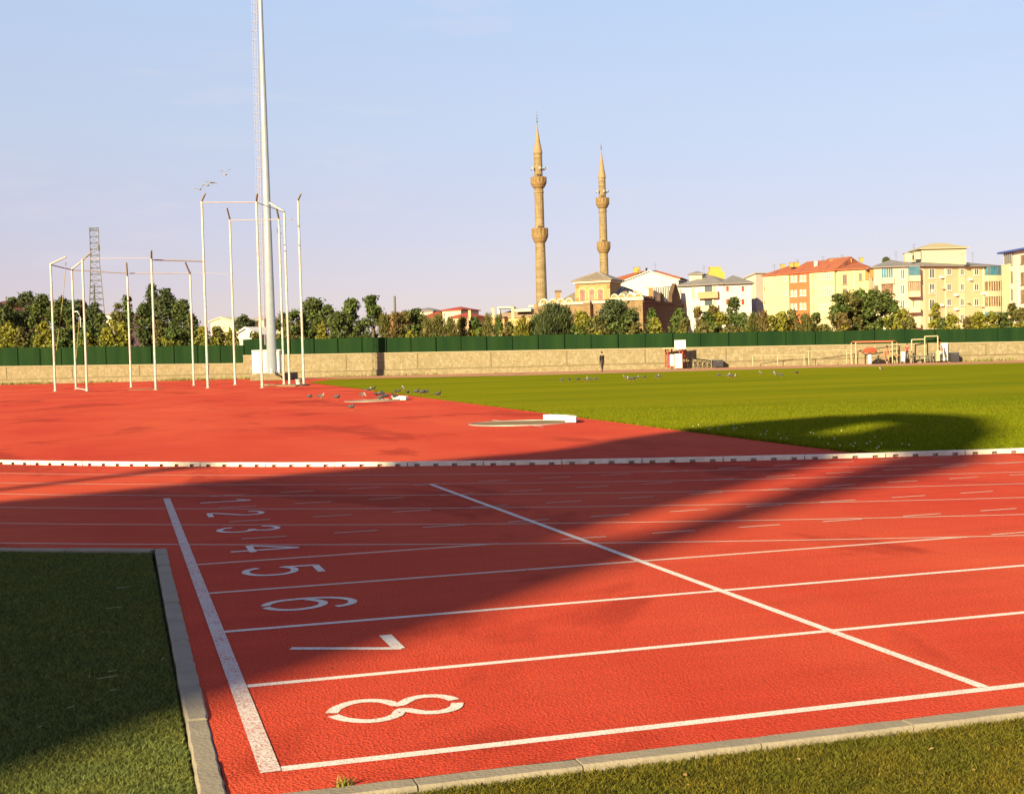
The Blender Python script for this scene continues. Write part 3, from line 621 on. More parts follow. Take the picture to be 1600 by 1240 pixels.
# concrete plinth, cabinets
def ubox(mb, u0, v0, u1, v1, z, depth):
    """upright box whose front spans pixels u0..u1, v0..v1 at depth z; faces the camera"""
    a, b = xy(P(u0, (v0+v1)/2, z)), xy(P(u1, (v0+v1)/2, z)); t_, b_ = zat(v0, (u0+u1)/2, z), zat(v1, (u0+u1)/2, z)
    d = (b-a).normalized(); n = Vector((-d.y, d.x, 0)); mb.prism([(p.x, p.y) for p in (a, b, b+n*depth, a+n*depth)], b_, t_); return mb
mb = MB(); ubox(mb, 391, 583.2, 443, 594, 119.2, 8.0)
tag(mb.build("mast_plinth", WALLM), 'raised masonry base under the floodlight mast', 'plinth')
cab = thing("electrical_cabinet", 'large white electrical cabinet right behind the floodlight mast', 'cabinet', tuple(P(416, 583, 123.5)))
mb = MB(); ubox(mb, 394, 548, 436.5, 583.3, 123.4, 1.0); mb.build("body", WHITEMETAL, cab)
mb = MB(); ubox(mb, 393, 546.6, 438, 548, 123.2, 1.4); mb.build("lid", WHITEMETAL, cab)
for (u0, u1) in ((395, 405), (405.7, 415.5), (416.2, 425.8), (426.5, 435.5)):
    mb = MB(); ubox(mb, u0, 549.5, u1, 582, 123.35, 0.04); mb.build("door", mat("cabinet_door", (0.66, 0.66, 0.65), rough=.5), cab)
mb = MB(); pts = [P(430, 582, 119.0), P(432, 586, 118.4), P(437, 587, 117), G(445, 588), G(452, 589.5), G(458, 586), G(463, 590), G(471, 596)]; mb.path(pts, .07, 6)
tag(mb.build("black_hose", BLACK), 'thick black cable snaking from the mast base to the cage', 'cable')

# ================================================================== HAMMER CAGE
CAGEM = mat("cage_paint", (0.47, 0.46, 0.45), col2=(0.29, 0.26, 0.22), rough=0.5, amt=0.5, scale=4)
CAGED = mat("cage_arm", (0.22, 0.20, 0.20), rough=0.6)
cage = thing("hammer_cage", 'tall open cage of white steel posts around the hammer throwing area, nets taken down', 'throwing cage', tuple(G(300, 604)))
CP = [(86.4, 611, 80.3, 413, 104.2, 402, 0), (119, 608, 111, 421, 127, 408.6, 0), (136, 611, 131, 407, 144.6, 395, 1), (205, 605, 199, 431.6, 197.7, 411, 1), (243.6, 609, 238, 404, 238, 392, 1),
      (303, 602, 297.7, 428.6, 290, 410, 1), (325, 606, 316, 315, 321.3, 304, 1), (367.6, 601, 360.5, 344, 356, 326, 1), (410, 605.7, 401.6, 315, 403, 304, 1), (443.9, 600, 435.6, 342.7, 432, 327, 1), (452.5, 600.5, 443.6, 332, 421, 318, 0), (474.8, 601, 462.6, 313.6, 466.9, 304.4, 1)]
bends = []
for (ub, vb, uk, vk, ut, vt, dark) in CP:
    b = G(ub, vb); z = (b-CC).dot(F0); k = P(uk, vk, z); k = Vector((b.x, b.y, k.z)); bends.append((k, z))
    mb = MB(); mb.tube(b, k, .075 if vk > 380 else .085, .07, 10); mb.ball(k, .072, 8, 6); mb.lathe(b, [(.17, 0), (.17, .015), (.09, .02)], 10); mb.build("post", CAGEM, cage)
    du, dv = ut-uk, vt-vk; kk = P(uk, vk, z); tip = P(ut, vt, z+(-0.9 if du == 0 or abs(du) < 9 else 0.25)); tip = k+(tip-kk)
    mb = MB(); mb.tube(k, tip, .07, .06, 8); mb.ball(tip, .06, 8, 4); mb.build("arm", CAGED if dark else CAGEM, cage)
def crail(i, j, di=0.0, dj=0.0, r=.028, m_=None):
    mb = MB(); mb.tube(bends[i][0]+Vector((0, 0, di)), bends[j][0]+Vector((0, 0, dj)), r, n=6); mb.build("rail", m_ or CAGEM, cage)
RAILD = mat("rail_paint", (0.36, 0.30, 0.29), rough=.6)
crail(0, 1, -.05, -.05, .045, RAILD); crail(1, 3, -.05, .2, .04, RAILD); crail(3, 5, .2, .05, .035, RAILD); crail(4, 6, -.1, -3.9, .045, RAILD); crail(2, 4, .1, .02, .018, RAILD); crail(5, 7, .15, -4.0, .012, RAILD)
crail(6, 8, -.1, -.08, .035, RAILD); crail(7, 9, -.05, -.05, .035, RAILD); crail(10, 8, -.0, -.1, .03); crail(9, 11, 0.0, -1.3, .02, RAILD)
ROPE = mat("old_rope", (0.30, 0.23, 0.08))
for (a, b, c) in (((98, 468), (88, 548), 0), ((126, 470), (119, 560), 1), ((103, 410), (98, 470), 0)):
    z = bends[c][1]+.4; mb = MB(); mb.tube(P(*a, z), P(*b, z), .022, n=5); mb.build("rope", ROPE, cage)
z = bends[9][1]; mb = MB(); mb.path([P(439, 352, z), P(433, 358, z), P(433, 363, z), P(440, 365, z)], .03, 5); mb.build("rope", DARKMETAL, cage)
# pads and rings on the ground at the cage
mb = MB(); c = G(457, 602.5); mb.lathe(c, [(1.35, 0), (1.35, .07), (1.2, .09)], 20)
for i, v in enumerate(mb.v): mb.v[i] = (c.x+(v[0]-c.x)*.8, c.y+(v[1]-c.y)*1.5, v[2])
tag(mb.build("concrete_pad", CONC_PALE), 'pale round concrete pad at the foot of the rightmost cage posts', 'concrete pad')
mb = MB(); c = G(466.5, 602.5); mb.lathe(c, [(.14, 0), (.19, .38), (.2, .38), (.2, .41), (.16, .41)], 12, True); tag(mb.build("white_bucket", WHITEMETAL), 'small white bucket on the concrete pad beside the cage post', 'bucket')
mb = MB(); c = G(418, 602.5); mb.box(c+Vector((0, 0, .06)), (.5, 1.6, .12), .2); tag(mb.build("concrete_block", CONC_PALE), 'flat pale block lying left of the concrete pad', 'block')
mb = MB(); g = [G(118, 608), G(136, 611)]; mb.tube(g[0]+Vector((0, 0, .08)), g[1]+Vector((0, 0, .08)), .05, n=6); mb.build("foot_rail", CAGEM, cage)
mb = MB()
for i in range(26):
    a = math.pi*(0.1+0.8*i/25); p = G(243+27*math.cos(a)*1.0, 608.8-0.0*math.sin(a)); q = Vector((p.x, p.y+1.0*math.sin(a), 0.012))
c = G(228, 608.2); mb.lathe(c, [(1.12, 0.0), (1.12, .02), (1.0, .02)], 32); tag(mb.build("hammer_circle", CONC_PALE), 'pale hammer circle disc inside the cage', 'throwing circle')

# ================================================================== PIGEONS
def pigeon(col, head_dn=False, name="pigeon"):
    root = thing(name, '', 'pigeon')
    mb = MB(); mb.ball((0, 0, .15), (.105, .062, .062), 10, 8); mb.ball((.075, 0, .175), (.05, .045, .05), 8, 6)
    hx, hz = (.13, .10) if head_dn else (.115, .25)
    mb.tube((.085, 0, .18), (hx-.01, 0, hz), .036, .022, 8); mb.ball((hx, 0, hz+.005), (.028, .022, .024), 8, 6)
    mb.add([(-.06, -.04, .16), (-.06, .04, .16), (-.21, .032, .125), (-.21, -.032, .125), (-.06, -.03, .14), (-.06, .03, .14)], [(0, 1, 2, 3), (5, 4, 3, 2), (0, 3, 4), (1, 5, 2)])
    mb.build("body", col, root)
    mb = MB(); bd = (.03, -.02) if head_dn else (.035, -.006); mb.tube((hx+.02, 0, hz), (hx+.02+bd[0], 0, hz+bd[1]), .007, .002, 5); mb.build("beak", DARKMETAL, root)
    for s in (-1, 1):
        mb = MB(); mb.ball((-.03, s*.052, .165), (.115, .018, .045), 8, 6); mb.build("wing", mat("pigeon_wing", (0.035, 0.035, 0.04), col2=(.08, .08, .09), amt=.5, scale=18), root)
        mb = MB(); mb.tube((.01, s*.025, .10), (.01, s*.03, .008), .006, n=5); mb.box((.025, s*.03, .005), (.05, .02, .006)); mb.build("leg", mat("pigeon_leg", (.3, .08, .06)), root)
    return root
PGREY = mat("pigeon_grey", (0.07, 0.07, 0.08), col2=(0.03, .03, .04), amt=.5, scale=9); PDARK = mat("pigeon_dark", (0.035, .033, .04)); PWHITE = mat("pigeon_white", (0.34, .29, .25), col2=(.2, .17, .15), scale=9)
kinds = {'g': pigeon(PGREY), 'gd': pigeon(PGREY, True), 'd': pigeon(PDARK), 'dd': pigeon(PDARK, True), 'w': pigeon(PWHITE), 'wd': pigeon(PWHITE, True)}
PG = [  # px, py, kind, heading deg, label
 (484, 624, 'dd', -40, 'dark pigeon pecking alone, farthest left of the flock on red'), (502, 624.5, 'w', -30, 'white pigeon standing between two dark pigeons on the red surface'), (500, 624, 'd', 20, 'dark pigeon right behind the white one on the red surface'),
 (527, 625.5, 'g', -20, 'grey pigeon standing alone left of the far shot put circle'), (567, 622, 'wd', -40, 'whitish pigeon pecking behind the far shot put circle'), (549.5, 642, 'g', -60, 'grey pigeon nearest the camera, alone in front of the far circle'),
 (583, 611.5, 'd', 0, 'dark pigeon landing near the lawn edge behind the flock'), (589, 620.5, 'dd', 30, 'dark pigeon at the left side of the tight cluster by the circle'), (594, 620.5, 'd', -60, 'dark upright pigeon in the middle of the tight cluster by the circle'), (599.5, 620.5, 'd', 100, 'dark pigeon facing away in the tight cluster by the circle'),
 (594, 627.5, 'gd', -10, 'mottled grey pigeon pecking in front of the tight cluster'), (602, 624.5, 'd', 200, 'small dark pigeon at the right of the tight cluster'), (617, 624.5, 'd', -150, 'dark pigeon hard against the left end of the white stop board'), (576, 614, 'w', 10, 'pale pigeon far back on the red surface near the lawn'),
 (630, 612.5, 'w', 90, 'white pigeon on the lawn edge behind the stop board'), (621, 616.5, 'dd', 180, 'dark pigeon on the lawn edge left of the white one'), (637, 618, 'gd', 60, 'grey pigeon on the red edge just behind the stop board'), (651, 617.5, 'd', -20, 'dark pigeon on the lawn edge right behind the stop board end'),
 (660, 618.5, 'dd', -10, 'dark pigeon pecking third from the right on the lawn edge'), (668, 617.5, 'g', 80, 'large upright grey pigeon on the lawn edge right of the stop board'), (684.5, 621.5, 'd', 0, 'lone dark pigeon on the lawn edge, rightmost by the red surface')]
GP = [(878, 598, 'g'), (890, 597, 'd'), (903, 597, 'd'), (914, 597.5, 'gd'), (917, 595.5, 'w'), (921, 597, 'd'), (930, 596.5, 'g'), (976, 593.5, 'w'), (981, 595, 'w'), (985, 595.5, 'gd'), (989, 595.5, 'dd'), (995, 594.5, 'w'), (1006.5, 593.5, 'd'), (1027, 592, 'w'), (1030, 592.5, 'g'), (1123, 590, 'gd'), (1137.5, 590, 'w'), (1142, 591, 'gd'), (1149, 592, 'w'), (1188, 587, 'w'), (1209, 587, 'd'), (1212, 587.5, 'w'), (1221, 590, 'gd'), (1245, 586, 'gd'), (1376.5, 580, 'w')]
labs = {'g': 'grey pigeon feeding out on the open lawn', 'gd': 'grey pigeon with lowered head out on the open lawn', 'd': 'dark pigeon standing out on the open lawn', 'dd': 'dark pigeon pecking out on the open lawn, in the middle cluster', 'w': 'whitish pigeon out on the open lawn'}
for (u, v, k, hd_, lab) in PG:
    c = copy_tree(kinds[k]); c.location = G(u, v)+Vector((0, 0, 0.018 if u > 605 and v < 622 else 0)); c.rotation_euler = (0, 0, math.radians(hd_)); c['label'] = lab; c['group'] = 'pigeons around the far shot put circle'; s = rnd.uniform(.85, 1.05); c.scale = (s, s, s)
for (u, v, k) in GP:
    c = copy_tree(kinds[k]); c.location = G(u, v)+Vector((0, 0, .02)); c.rotation_euler = (0, 0, rnd.uniform(0, 6.28)); c['label'] = labs[k]; c['group'] = 'pigeons feeding on the lawn'
    if (u, v) == (1376.5, 580): c['label'] = 'lone whitish pigeon on the lawn in front of the goal'
    if (u, v) == (1245, 586): c['label'] = 'grey pigeon alone on the lawn in front of the white rails'
    c.scale = (.95, .95, .95)
for k in kinds.values():
    for ch in list(k.children): bpy.data.objects.remove(ch)
    bpy.data.objects.remove(k)
# flying birds over the cage
BIRD = mat("bird_grey", (0.30, 0.30, 0.33))
for (u, v, up, tilt, lab) in ((312, 296, .5, .3, 'lowest of the four small birds flying above the cage'), (324, 290, .35, .2, 'small flying bird between the lowest and third birds'), (329, 285, .1, -.2, 'small bird gliding with flat wings above the tall cage post'), (352, 273, .9, .1, 'highest small bird with raised wings near the mast')):
    c = P(u, v, 110); b = thing("flying_bird", lab, 'bird', tuple(c), 'birds flying above the cage')
    mb = MB(); mb.ball(c, (.16, .06, .055), 8, 6); mb.tube(c-Vector((.12, 0, 0)), c-Vector((.3, 0, .01)), .04, .015, 6); mb.build("body", BIRD, b)
    for s in (-1, 1):
        w_ = Vector((s*.34*math.cos(up), 0.06, .42*math.sin(up)+s*tilt*.3)); w2 = w_+Vector((s*.3, -.02, .3*math.sin(up-.5)+s*tilt*.2))
        mb = MB(); e = Vector((0.0, .12, 0)); th = Vector((0, 0, .02))
        for q, r_, ea, eb in ((c, c+w_, e, e), (c+w_, c+w2, e, e*.2)):
            mb.add([q-ea, q+ea, r_+eb, r_-eb, q-ea+th, q+ea+th, r_+eb+th, r_-eb+th], [(0, 1, 2, 3), (7, 6, 5, 4), (0, 4, 5, 1), (2, 6, 7, 3), (1, 5, 6, 2), (0, 3, 7, 4)])
        mb.build("wing", BIRD, b)

# ================================================================== PEOPLE
SKIN = mat("skin", (0.42, 0.22, 0.14), amt=.2)
def person(base, face_az, J, mats_z, label, hair=(0.03, 0.02, 0.015), H=1.75, hair_len=0.0, bulk=1.0):
    """J: joint positions in metres, x = to the figure's left, y = ahead, z = up; the surface is grown from this skeleton"""
    root = thing("person", label, 'person', tuple(base))
    vs, rs, es = [], [], []
    def v(p, r): vs.append(p); rs.append(r); return len(vs)-1
    pel = v(J['pelvis'], (.155, .12)); wa = v(J['waist'], (.13, .105)); ch = v(J['chest'], (.165, .12)); nb = v(J['neck'], (.06, .06)); hb = v(J['head'], (.072, .085))
    ht = v(tuple(a+b for a, b in zip(J['head'], J.get('headup', (0, .01, .12)))), (.07, .082)); es += [(pel, wa), (wa, ch), (ch, nb), (nb, hb), (hb, ht)]
    for s in ('l', 'r'):
        sg = 1 if s == 'l' else -1
        sh = v(J['sh'+s], (.06, .06)); el = v(J['el'+s], (.042, .042)); wr = v(J['wr'+s], (.028, .026)); es += [(ch, sh), (sh, el), (el, wr)]
        d = (Vector(J['wr'+s])-Vector(J['el'+s])).normalized(); side = d.cross(Vector((0, 1, .1))).normalized(); pm = Vector(J['wr'+s])+d*.06; pa = v(tuple(pm), (.04, .018)); es.append((wr, pa))
        for k, (o, l) in enumerate(((-.03, .065), (-.01, .075), (.01, .07), (.03, .055))):
            f1 = v(tuple(pm+side*o+d*.045), (.009, .009)); f2 = v(tuple(pm+side*o+d*(.045+l*.6)+Vector((0, .012, 0))), (.008, .008)); f3 = v(tuple(pm+side*o*.9+d*(.045+l)+Vector((0, .03, 0))), (.007, .007)); es += [(pa, f1), (f1, f2), (f2, f3)]
        t1 = v(tuple(pm-side*.045*sg+d*.0), (.010, .010)); t2 = v(tuple(pm-side*.06*sg+d*.035), (.008, .008)); es += [(pa, t1), (t1, t2)]
        hp = v(J['hp'+s], (.095, .095)); kn = v(J['kn'+s], (.062, .062)); an = v(J['an'+s], (.042, .042)); to = v(J['to'+s], (.042, .03)); es += [(pel, hp), (hp, kn), (kn, an), (an, to)]
    me = bpy.data.meshes.new("body"); me.from_pydata([tuple(p) for p in vs], es, []); o = bpy.data.objects.new("body", me); COL.objects.link(o)
    md = o.modifiers.new("s", 'SKIN'); md.use_smooth_shade = True; sb = o.modifiers.new("d", 'SUBSURF'); sb.levels = 1; sb.render_levels = 1
    for i, r in enumerate(rs): me.skin_vertices[0].data[i].radius = (r[0]*bulk, r[1]*bulk) if r[0] > .04 and i not in (3, 4, 5) else r
    me.skin_vertices[0].data[0].use_root = True
    dg = bpy.context.evaluated_depsgraph_get(); m2 = bpy.data.meshes.new_from_object(o.evaluated_get(dg)); bpy.data.objects.remove(o); m2.name = "body"
    body = bpy.data.objects.new("body", m2); COL.objects.link(body); body.parent = root
    m2.materials.clear(); ml = [q[1] for q in mats_z]
    for q in ml: m2.materials.append(q)
    joints = {k: Vector(p) for k, p in J.items() if k != 'headup'}
    for f in m2.polygons:
        c = f.center; best = min(joints.items(), key=lambda kv: (kv[1]-c).length)[0]
        idx = 0
        for i, (keys, _) in enumerate(mats_z):
            if best in keys: idx = i
        f.material_index = idx; f.use_smooth = True
    # hair, face
    hc = Vector(J['head'])+Vector(J.get('headup', (0, .01, .12)))*.75; up = Vector(J.get('headup', (0, .01, .12))).normalized()
    mb = MB(); mb.ball(hc+up*.03-Vector((0, .022, 0)), (.085, .095, .10), 10, 8)
    if hair_len: mb.ball(hc-Vector((0, .06, .06+hair_len/2)), (.075, .05, .08+hair_len/2), 8, 6)
    h = fastparent(mb, "hair", mat("hair_%d" % int(hair[0]*1000), hair), root)
    fd = Vector((0, 1, 0)) if up.z > .6 else Vector((0, .4, -.9)); sd_ = Vector((1, 0, 0)); fc = Vector(J['head'])+up*.05+fd*.082
    mb = MB(); mb.ball(fc+up*.0+fd*.004, (.012, .02, .018), 6, 4)
    for s in (-1, 1): mb.ball(hc-up*.02+sd_*s*.078, (.012, .02, .028), 6, 4)
    fastparent(mb, "nose_and_ears", SKIN, root)
    mb = MB()
    for s in (-1, 1): mb.ball(fc+up*.035+sd_*s*.03-fd*.006, (.010, .008, .006), 6, 4)
    mb.box(fc-up*.035-fd*.004, (.04, .01, .008)); fastparent(mb, "eyes_and_mouth", mat("dark_eye", (.05, .025, .02)), root)
    root.rotation_euler = (0, 0, face_az)
    s = H/1.76; root.scale = (s, s, s)
    return root
def fastparent(mb, name, m_, root):
    keep = ORG.pop(root.name, None); o = mb.build(name, m_, root)
    if keep is not None: ORG[root.name] = keep
    return o
def stand(lean=0.0, step=0.12, arms=((.0, -.02), (.0, -.02)), twist=0.0):
    J = dict(pelvis=(0, 0, .95), waist=(0, lean*.3, 1.12), chest=(0, lean*.7, 1.32), neck=(0, lean, 1.50), head=(0, lean+.02, 1.60), hpl=(.09, 0, .90), hpr=(-.09, 0, .90),
             knl=(.10, step*.7+.03, .50), knr=(-.10, -step*.3+.03, .50), anl=(.10, step, .08), anr=(-.10, -step-.03, .09), tol=(.12, step+.15, .035), tor=(-.12, -step+.12, .035))
    for s, sg, (ax, ay) in (('l', 1, arms[0]), ('r', -1, arms[1])):
        J['sh'+s] = (sg*.19, lean*.75, 1.42); J['el'+s] = (sg*.24+ax*.4, lean*.6+ay*.4, 1.14); J['wr'+s] = (sg*.23+ax, lean*.5+ay, .89)
    return J
def wz0(u, m_): a, b, n = wR; return (a-CC).dot(n)/ray(u, 560).dot(n)-m_
PZ = (wz0(1418, 2.2), wz0(1471.5, 1.9))
TORSO = {'chest', 'waist', 'neck0', 'shl', 'shr'}; SLEEVE = {'ell', 'elr'}; LEGS = {'pelvis', 'hpl', 'hpr', 'knl', 'knr'}; FEET = {'tol', 'tor'}; ANK = {'anl', 'anr'}
BLK = mat("black_cloth", (0.012, 0.010, 0.014)); BRN = mat("dark_trousers", (0.045, 0.032, 0.035)); REDC = mat("red_shirt_cloth", (0.46, 0.02, 0.035)); PNK = mat("pink_shirt_cloth", (0.56, 0.20, 0.20)); ORC = mat("tan_shirt_cloth", (0.48, 0.21, 0.12)); SHOE = mat("dark_shoes", (.03, .03, .035))
J = stand(.03, .10, ((-.06, .12), (.06, .12))); b = G(941.5, 581.3)
person((b.x, b.y, 0), 0.4, J, [(set(), SKIN), (TORSO | SLEEVE | {'wrl', 'wrr'}, BLK), (LEGS | ANK, BRN), (FEET, SHOE)], 'person in dark jacket standing alone at the pitch edge before the stone wall', H=1.74, bulk=1.3)
J = stand(.05, .06, ((-.05, .42), (.02, .05))); J['wrl'] = (.22, .5, 1.28); J['ell'] = (.24, .25, 1.25)
def gz(u, v, z): p = P(u, v, z); return (p.x, p.y, 0)
b = P(1418, 562, PZ[0])
person((b.x, b.y, b.z), 2.2, J, [(set(), SKIN), (TORSO, REDC), (LEGS | ANK, BLK), (FEET, SHOE)], 'person in red shirt and black trousers reaching out, standing on a bench by the goal', H=1.42)
J = stand(-.12, .16, ((-.1, .15), (.1, .15))); b = P(1471.5, 560, PZ[1])
person((b.x, b.y, b.z), 3.6, J, [(set(), SKIN), (TORSO | SLEEVE, PNK), (LEGS | ANK, BLK), (FEET, SHOE)], 'person in pink shirt and black trousers leaning beside the white panel', hair=(.30, .10, .04), H=1.45)
# bending figure at the goal mouth
J = dict(pelvis=(0, -.18, .78), waist=(0, -.05, .95), chest=(0, .12, 1.10), neck=(0, .26, 1.24), head=(0, .33, 1.30), headup=(0, .07, .10), hpl=(.09, -.17, .74), hpr=(-.09, -.17, .74), knl=(.12, .08, .45), knr=(-.12, .08, .45), anl=(.12, -.1, .09), anr=(-.12, -.1, .09), tol=(.14, .06, .035), tor=(-.14, .06, .035),
         shl=(.19, .16, 1.16), shr=(-.19, .16, 1.16), ell=(.23, .25, .88), elr=(-.23, .25, .88), wrl=(.20, .38, .66), wrr=(-.20, .38, .66))
b = P(1386, 567.6, wz0(1386, 1.8))
person((b.x, b.y, 0), 2.6, J, [(set(), SKIN), (TORSO | SLEEVE, ORC), ({'pelvis', 'hpl', 'hpr'}, ORC), ({'knl', 'knr'}, SKIN), (ANK | FEET, BLK)], 'person in tan clothes and black boots bending forward under the red crossbar', H=1.95)

# ================================================================== EQUIPMENT ALONG THE WALL
def wz(u, m_=0.9):
    """depth just in front of the boundary wall in the direction of column u"""
    a, b, n = wR; rr = ray(u, 560); return (a-CC).dot(n)/rr.dot(n)-m_
REDW = mat("faded_red_paint", (0.50, 0.13, 0.075), rough=.5)
CREAM = mat("cream_painted_tube", (0.42, 0.35, 0.22), rough=.5, amt=.3)
def ptube(mb, pts, r, n=8): mb.path([P(*p) if not isinstance(p, Vector) else p for p in pts], r, n); return mb
def gd(u, v): return (G(u, v)-CC).dot(F0)
zg = wz(1366, 2.6)
goal = thing("goal_frame", 'handball goal frame with red crossbar and cream posts standing by the wall', 'goal', tuple(G(1366, 567)))
for (u0, v0, u1, v1, dz, ub, vb) in ((1337, 535, 1337.8, 568.5, 0, 0, 0), (1394, 534, 1394.6, 567.2, 0, 0, 0)):
    mb = MB(); ptube(mb, [(u0, v0, zg), (u1, v1, zg)], .05); mb.build("post", CREAM, goal)
mb = MB(); ptube(mb, [(1336.5, 534.6, zg), (1395, 533.4, zg)], .055); mb.build("crossbar", REDW, goal)
for (u0, v0, u1, v1) in ((1330, 536, 1330.5, 568), (1401, 535, 1401.5, 566.4)):
    mb = MB(); ptube(mb, [(u0, v0, zg+1.1), (u1, v1, zg+1.1)], .04); mb.build("back_post", CREAM, goal)
mb = MB(); ptube(mb, [(1337, 534.8, zg), (1332, 533.6, zg+.9), (1330, 536, zg+1.1)], .04, 6); ptube(mb, [(1394.5, 533.6, zg), (1399, 532.4, zg+.9), (1401, 535, zg+1.1)], .04, 6); ptube(mb, [(1332, 533.6, zg+.9), (1399, 532.4, zg+.9)], .035, 6); mb.build("top_brace", REDW, goal)
for (pts, lab, gr) in (([(1424.3, 565, 0), (1424.5, 530.6, 0), (1444.2, 529.8, 0)], 'low thin cream tube frame joined beside the taller square frame', None), ([(1444.8, 564, 0), (1445, 525.6, 0), (1465.3, 524.9, 0), (1465.3, 562.5, 0)], 'tall thin cream square tube frame behind the pitch, right of the goal', None)):
    z = wz(1444, 1.0); f_ = thing("gymnastics_bar", lab, 'frame', tuple(P(pts[0][0], pts[0][1], z)))
    for i in range(len(pts)-1):
        mb = MB(); ptube(mb, [(pts[i][0], pts[i][1], z), (pts[i+1][0], pts[i+1][1], z)], .055 if 'tall' in lab else .04); mb.build("post" if abs(pts[i][0]-pts[i+1][0]) < 3 else "crossbar", CREAM, f_)
# white railings
for (u0, v0, u1, v1, posts, lab) in ((1176, 555.2, 1256, 554.2, ((1176, 571), (1215, 570.6), (1256.5, 569.8)), 'low cream tube railing in front of the wall, left of the taller one'), (1257.5, 548.6, 1331, 546.8, ((1263.5, 569.6), (1323, 568.6), (1329.5, 568.4)), 'taller cream tube railing running up to the goal frame')):
    z = wz((u0+u1)/2, 1.6); r_ = thing("tube_railing", lab, 'railing', tuple(P(u0, posts[0][1], z)))
    mb = MB(); ptube(mb, [(u0, v0, z), (u1, v1, z)], .032, 6); mb.build("rail", CREAM, r_)
    for (pu, pv) in posts: mb = MB(); vt = v0+(v1-v0)*(pu-u0)/(u1-u0); ptube(mb, [(pu, pv, z), (pu, vt, z)], .035, 6); mb.build("post", CREAM, r_)
# benches and tables
for (u0, u1, vt, vb, lab) in ((1372, 1408, 554.5, 565.5, 'long thin dark-legged bench behind the goal frame'), (1426, 1450, 555.5, 564.5, 'small dark-legged bench behind the tube frames'), (1451.5, 1463, 551.5, 564, 'small dark tube hurdle stand between the tall frame posts')):
    z = wz((u0+u1)/2, 1.3); b_ = thing("bench", lab, 'bench', tuple(P(u0, vb, z)))
    mb = MB(); ubox(mb, u0, vt, u1, vt+.9, z, .35); mb.build("seat", REDW if u0 == 1372 else DARKMETAL, b_)
    for u in (u0+1, (u0+u1)/2, u1-1): mb = MB(); ubox(mb, u-.4, vt+.9, u+.4, vb, z, .3); mb.build("leg", DARKMETAL, b_)
# small red parasol on white pillar
z = wz(1359, 3.2); t = thing("small_parasol", 'small red canopy on a thick white pillar under the goal crossbar', 'parasol', tuple(G(1359, 568)))
mb = MB(); ubox(mb, 1357, 549, 1361, 568, z, .25); mb.build("pillar", WHITEMETAL, t)
mb = MB(); c = P(1359, 548.5, z+.1)
vs = []; n = 12
for r, dz in ((.02, .33), (.38, .30), (.66, .02), (.62, -.10), (.02, .06)):
    for i in range(n): a = 2*math.pi*i/n; vs.append(c+Vector((r*math.cos(a), r*math.sin(a), dz+(-.06 if i % 2 and r > .5 else 0))))
mb.add(vs, [(j*n+i, j*n+(i+1) % n, (j+1)*n+(i+1) % n, (j+1)*n+i) for j in range(4) for i in range(n)]); mb.build("canopy", mat("red_canopy", (.50, .06, .03)), t)
mb = MB(); ptube(mb, [(1357.5, 553, z-.05), (1354, 548.5, z-.2)], .02, 5); ptube(mb, [(1360.5, 553, z-.05), (1364, 548.5, z-.2)], .02, 5); mb.build("strut", CREAM, t)
mb = MB(); ubox(mb, 1469.5, 535.5, 1480.8, 563.5, wz(1475, .5), .12); tag(mb.build("leaning_board", WHITEMETAL), 'tall white panel leaning on the wall behind the pink-shirted person', 'panel')
mb = MB(); ubox(mb, 1409, 549.5, 1413.8, 564.5, wz(1411, 1.9), .3); tag(mb.build("white_block", WHITEMETAL), 'narrow upright white block in front of the red-shirted person', 'block')
mb = MB(); ubox(mb, 1463.2, 547, 1468.6, 564, wz(1466, 1.7), .3); tag(mb.build("white_block", CREAM), 'narrow pale block beside the pink-shirted person', 'block')
BOXM = mat("dark_crate", (0.035, 0.03, 0.04), rough=.7)
for (u0, v0, u1, v1, z, lab) in ((1486, 550, 1499, 564.6, 119.3, 'dark square container alone at the wall, right of the white panel'), (1114.2, 561.5, 1130.3, 573, 122, 'dark low container right of the stacked dark hurdles')):
    t = thing("dark_container", lab, 'container', tuple(P(u0, v1, z)))
    z = wz((u0+u1)/2, 1.6); t.location = P(u0, v1, z); ORG[t.name] = Vector(P(u0, v1, z)); mb = MB(); ubox(mb, u0+.3, v0+1, u1-.3, v1, z, .9); mb.build("body", BOXM, t)
    mb = MB(); ubox(mb, u0, v0, u1, v0+1.1, z-.03, 1.0); mb.build("lid", DARKMETAL, t)
    mb = MB(); ubox(mb, (u0+u1)/2-2, v0+3, (u0+u1)/2+2, v0+3.5, z-.02, .05); mb.build("handle", DARKMETAL, t)
# hurdles leaning together
for i in range(5):
    z = wz(1074.5+7.2*i, 1.7); u = 1074.5+7.2*i; t = thing("hurdle", ['leftmost', 'second from left', 'middle', 'fourth from left', 'rightmost'][i]+' of the dark hurdles parked beside the red shelter', 'hurdle', tuple(P(u, 573.5, z)), 'dark hurdles parked beside the red shelter')
    v0 = 558+.9*i; dz = .6
    mb = MB(); ptube(mb, [(u, 573.8-.1*i, z), (u, v0, z)], .03, 5); ptube(mb, [(u+7, 573.6-.1*i, z+dz), (u+7, v0+1.2, z+dz)], .03, 5); mb.build("leg", BOXM, t)
    mb = MB(); ptube(mb, [(u, v0+1, z), (u+7, v0+2.0, z+dz)], .06, 5); mb.build("top_bar", BOXM, t)
    mb = MB(); ptube(mb, [(u, 573.8, z), (u+3, 573.2, z-.7)], .03, 5); ptube(mb, [(u+7, 573.5, z+dz), (u+4, v0+5, z+.3), (u, v0+3, z)], .025, 5); mb.build("foot", BOXM, t)
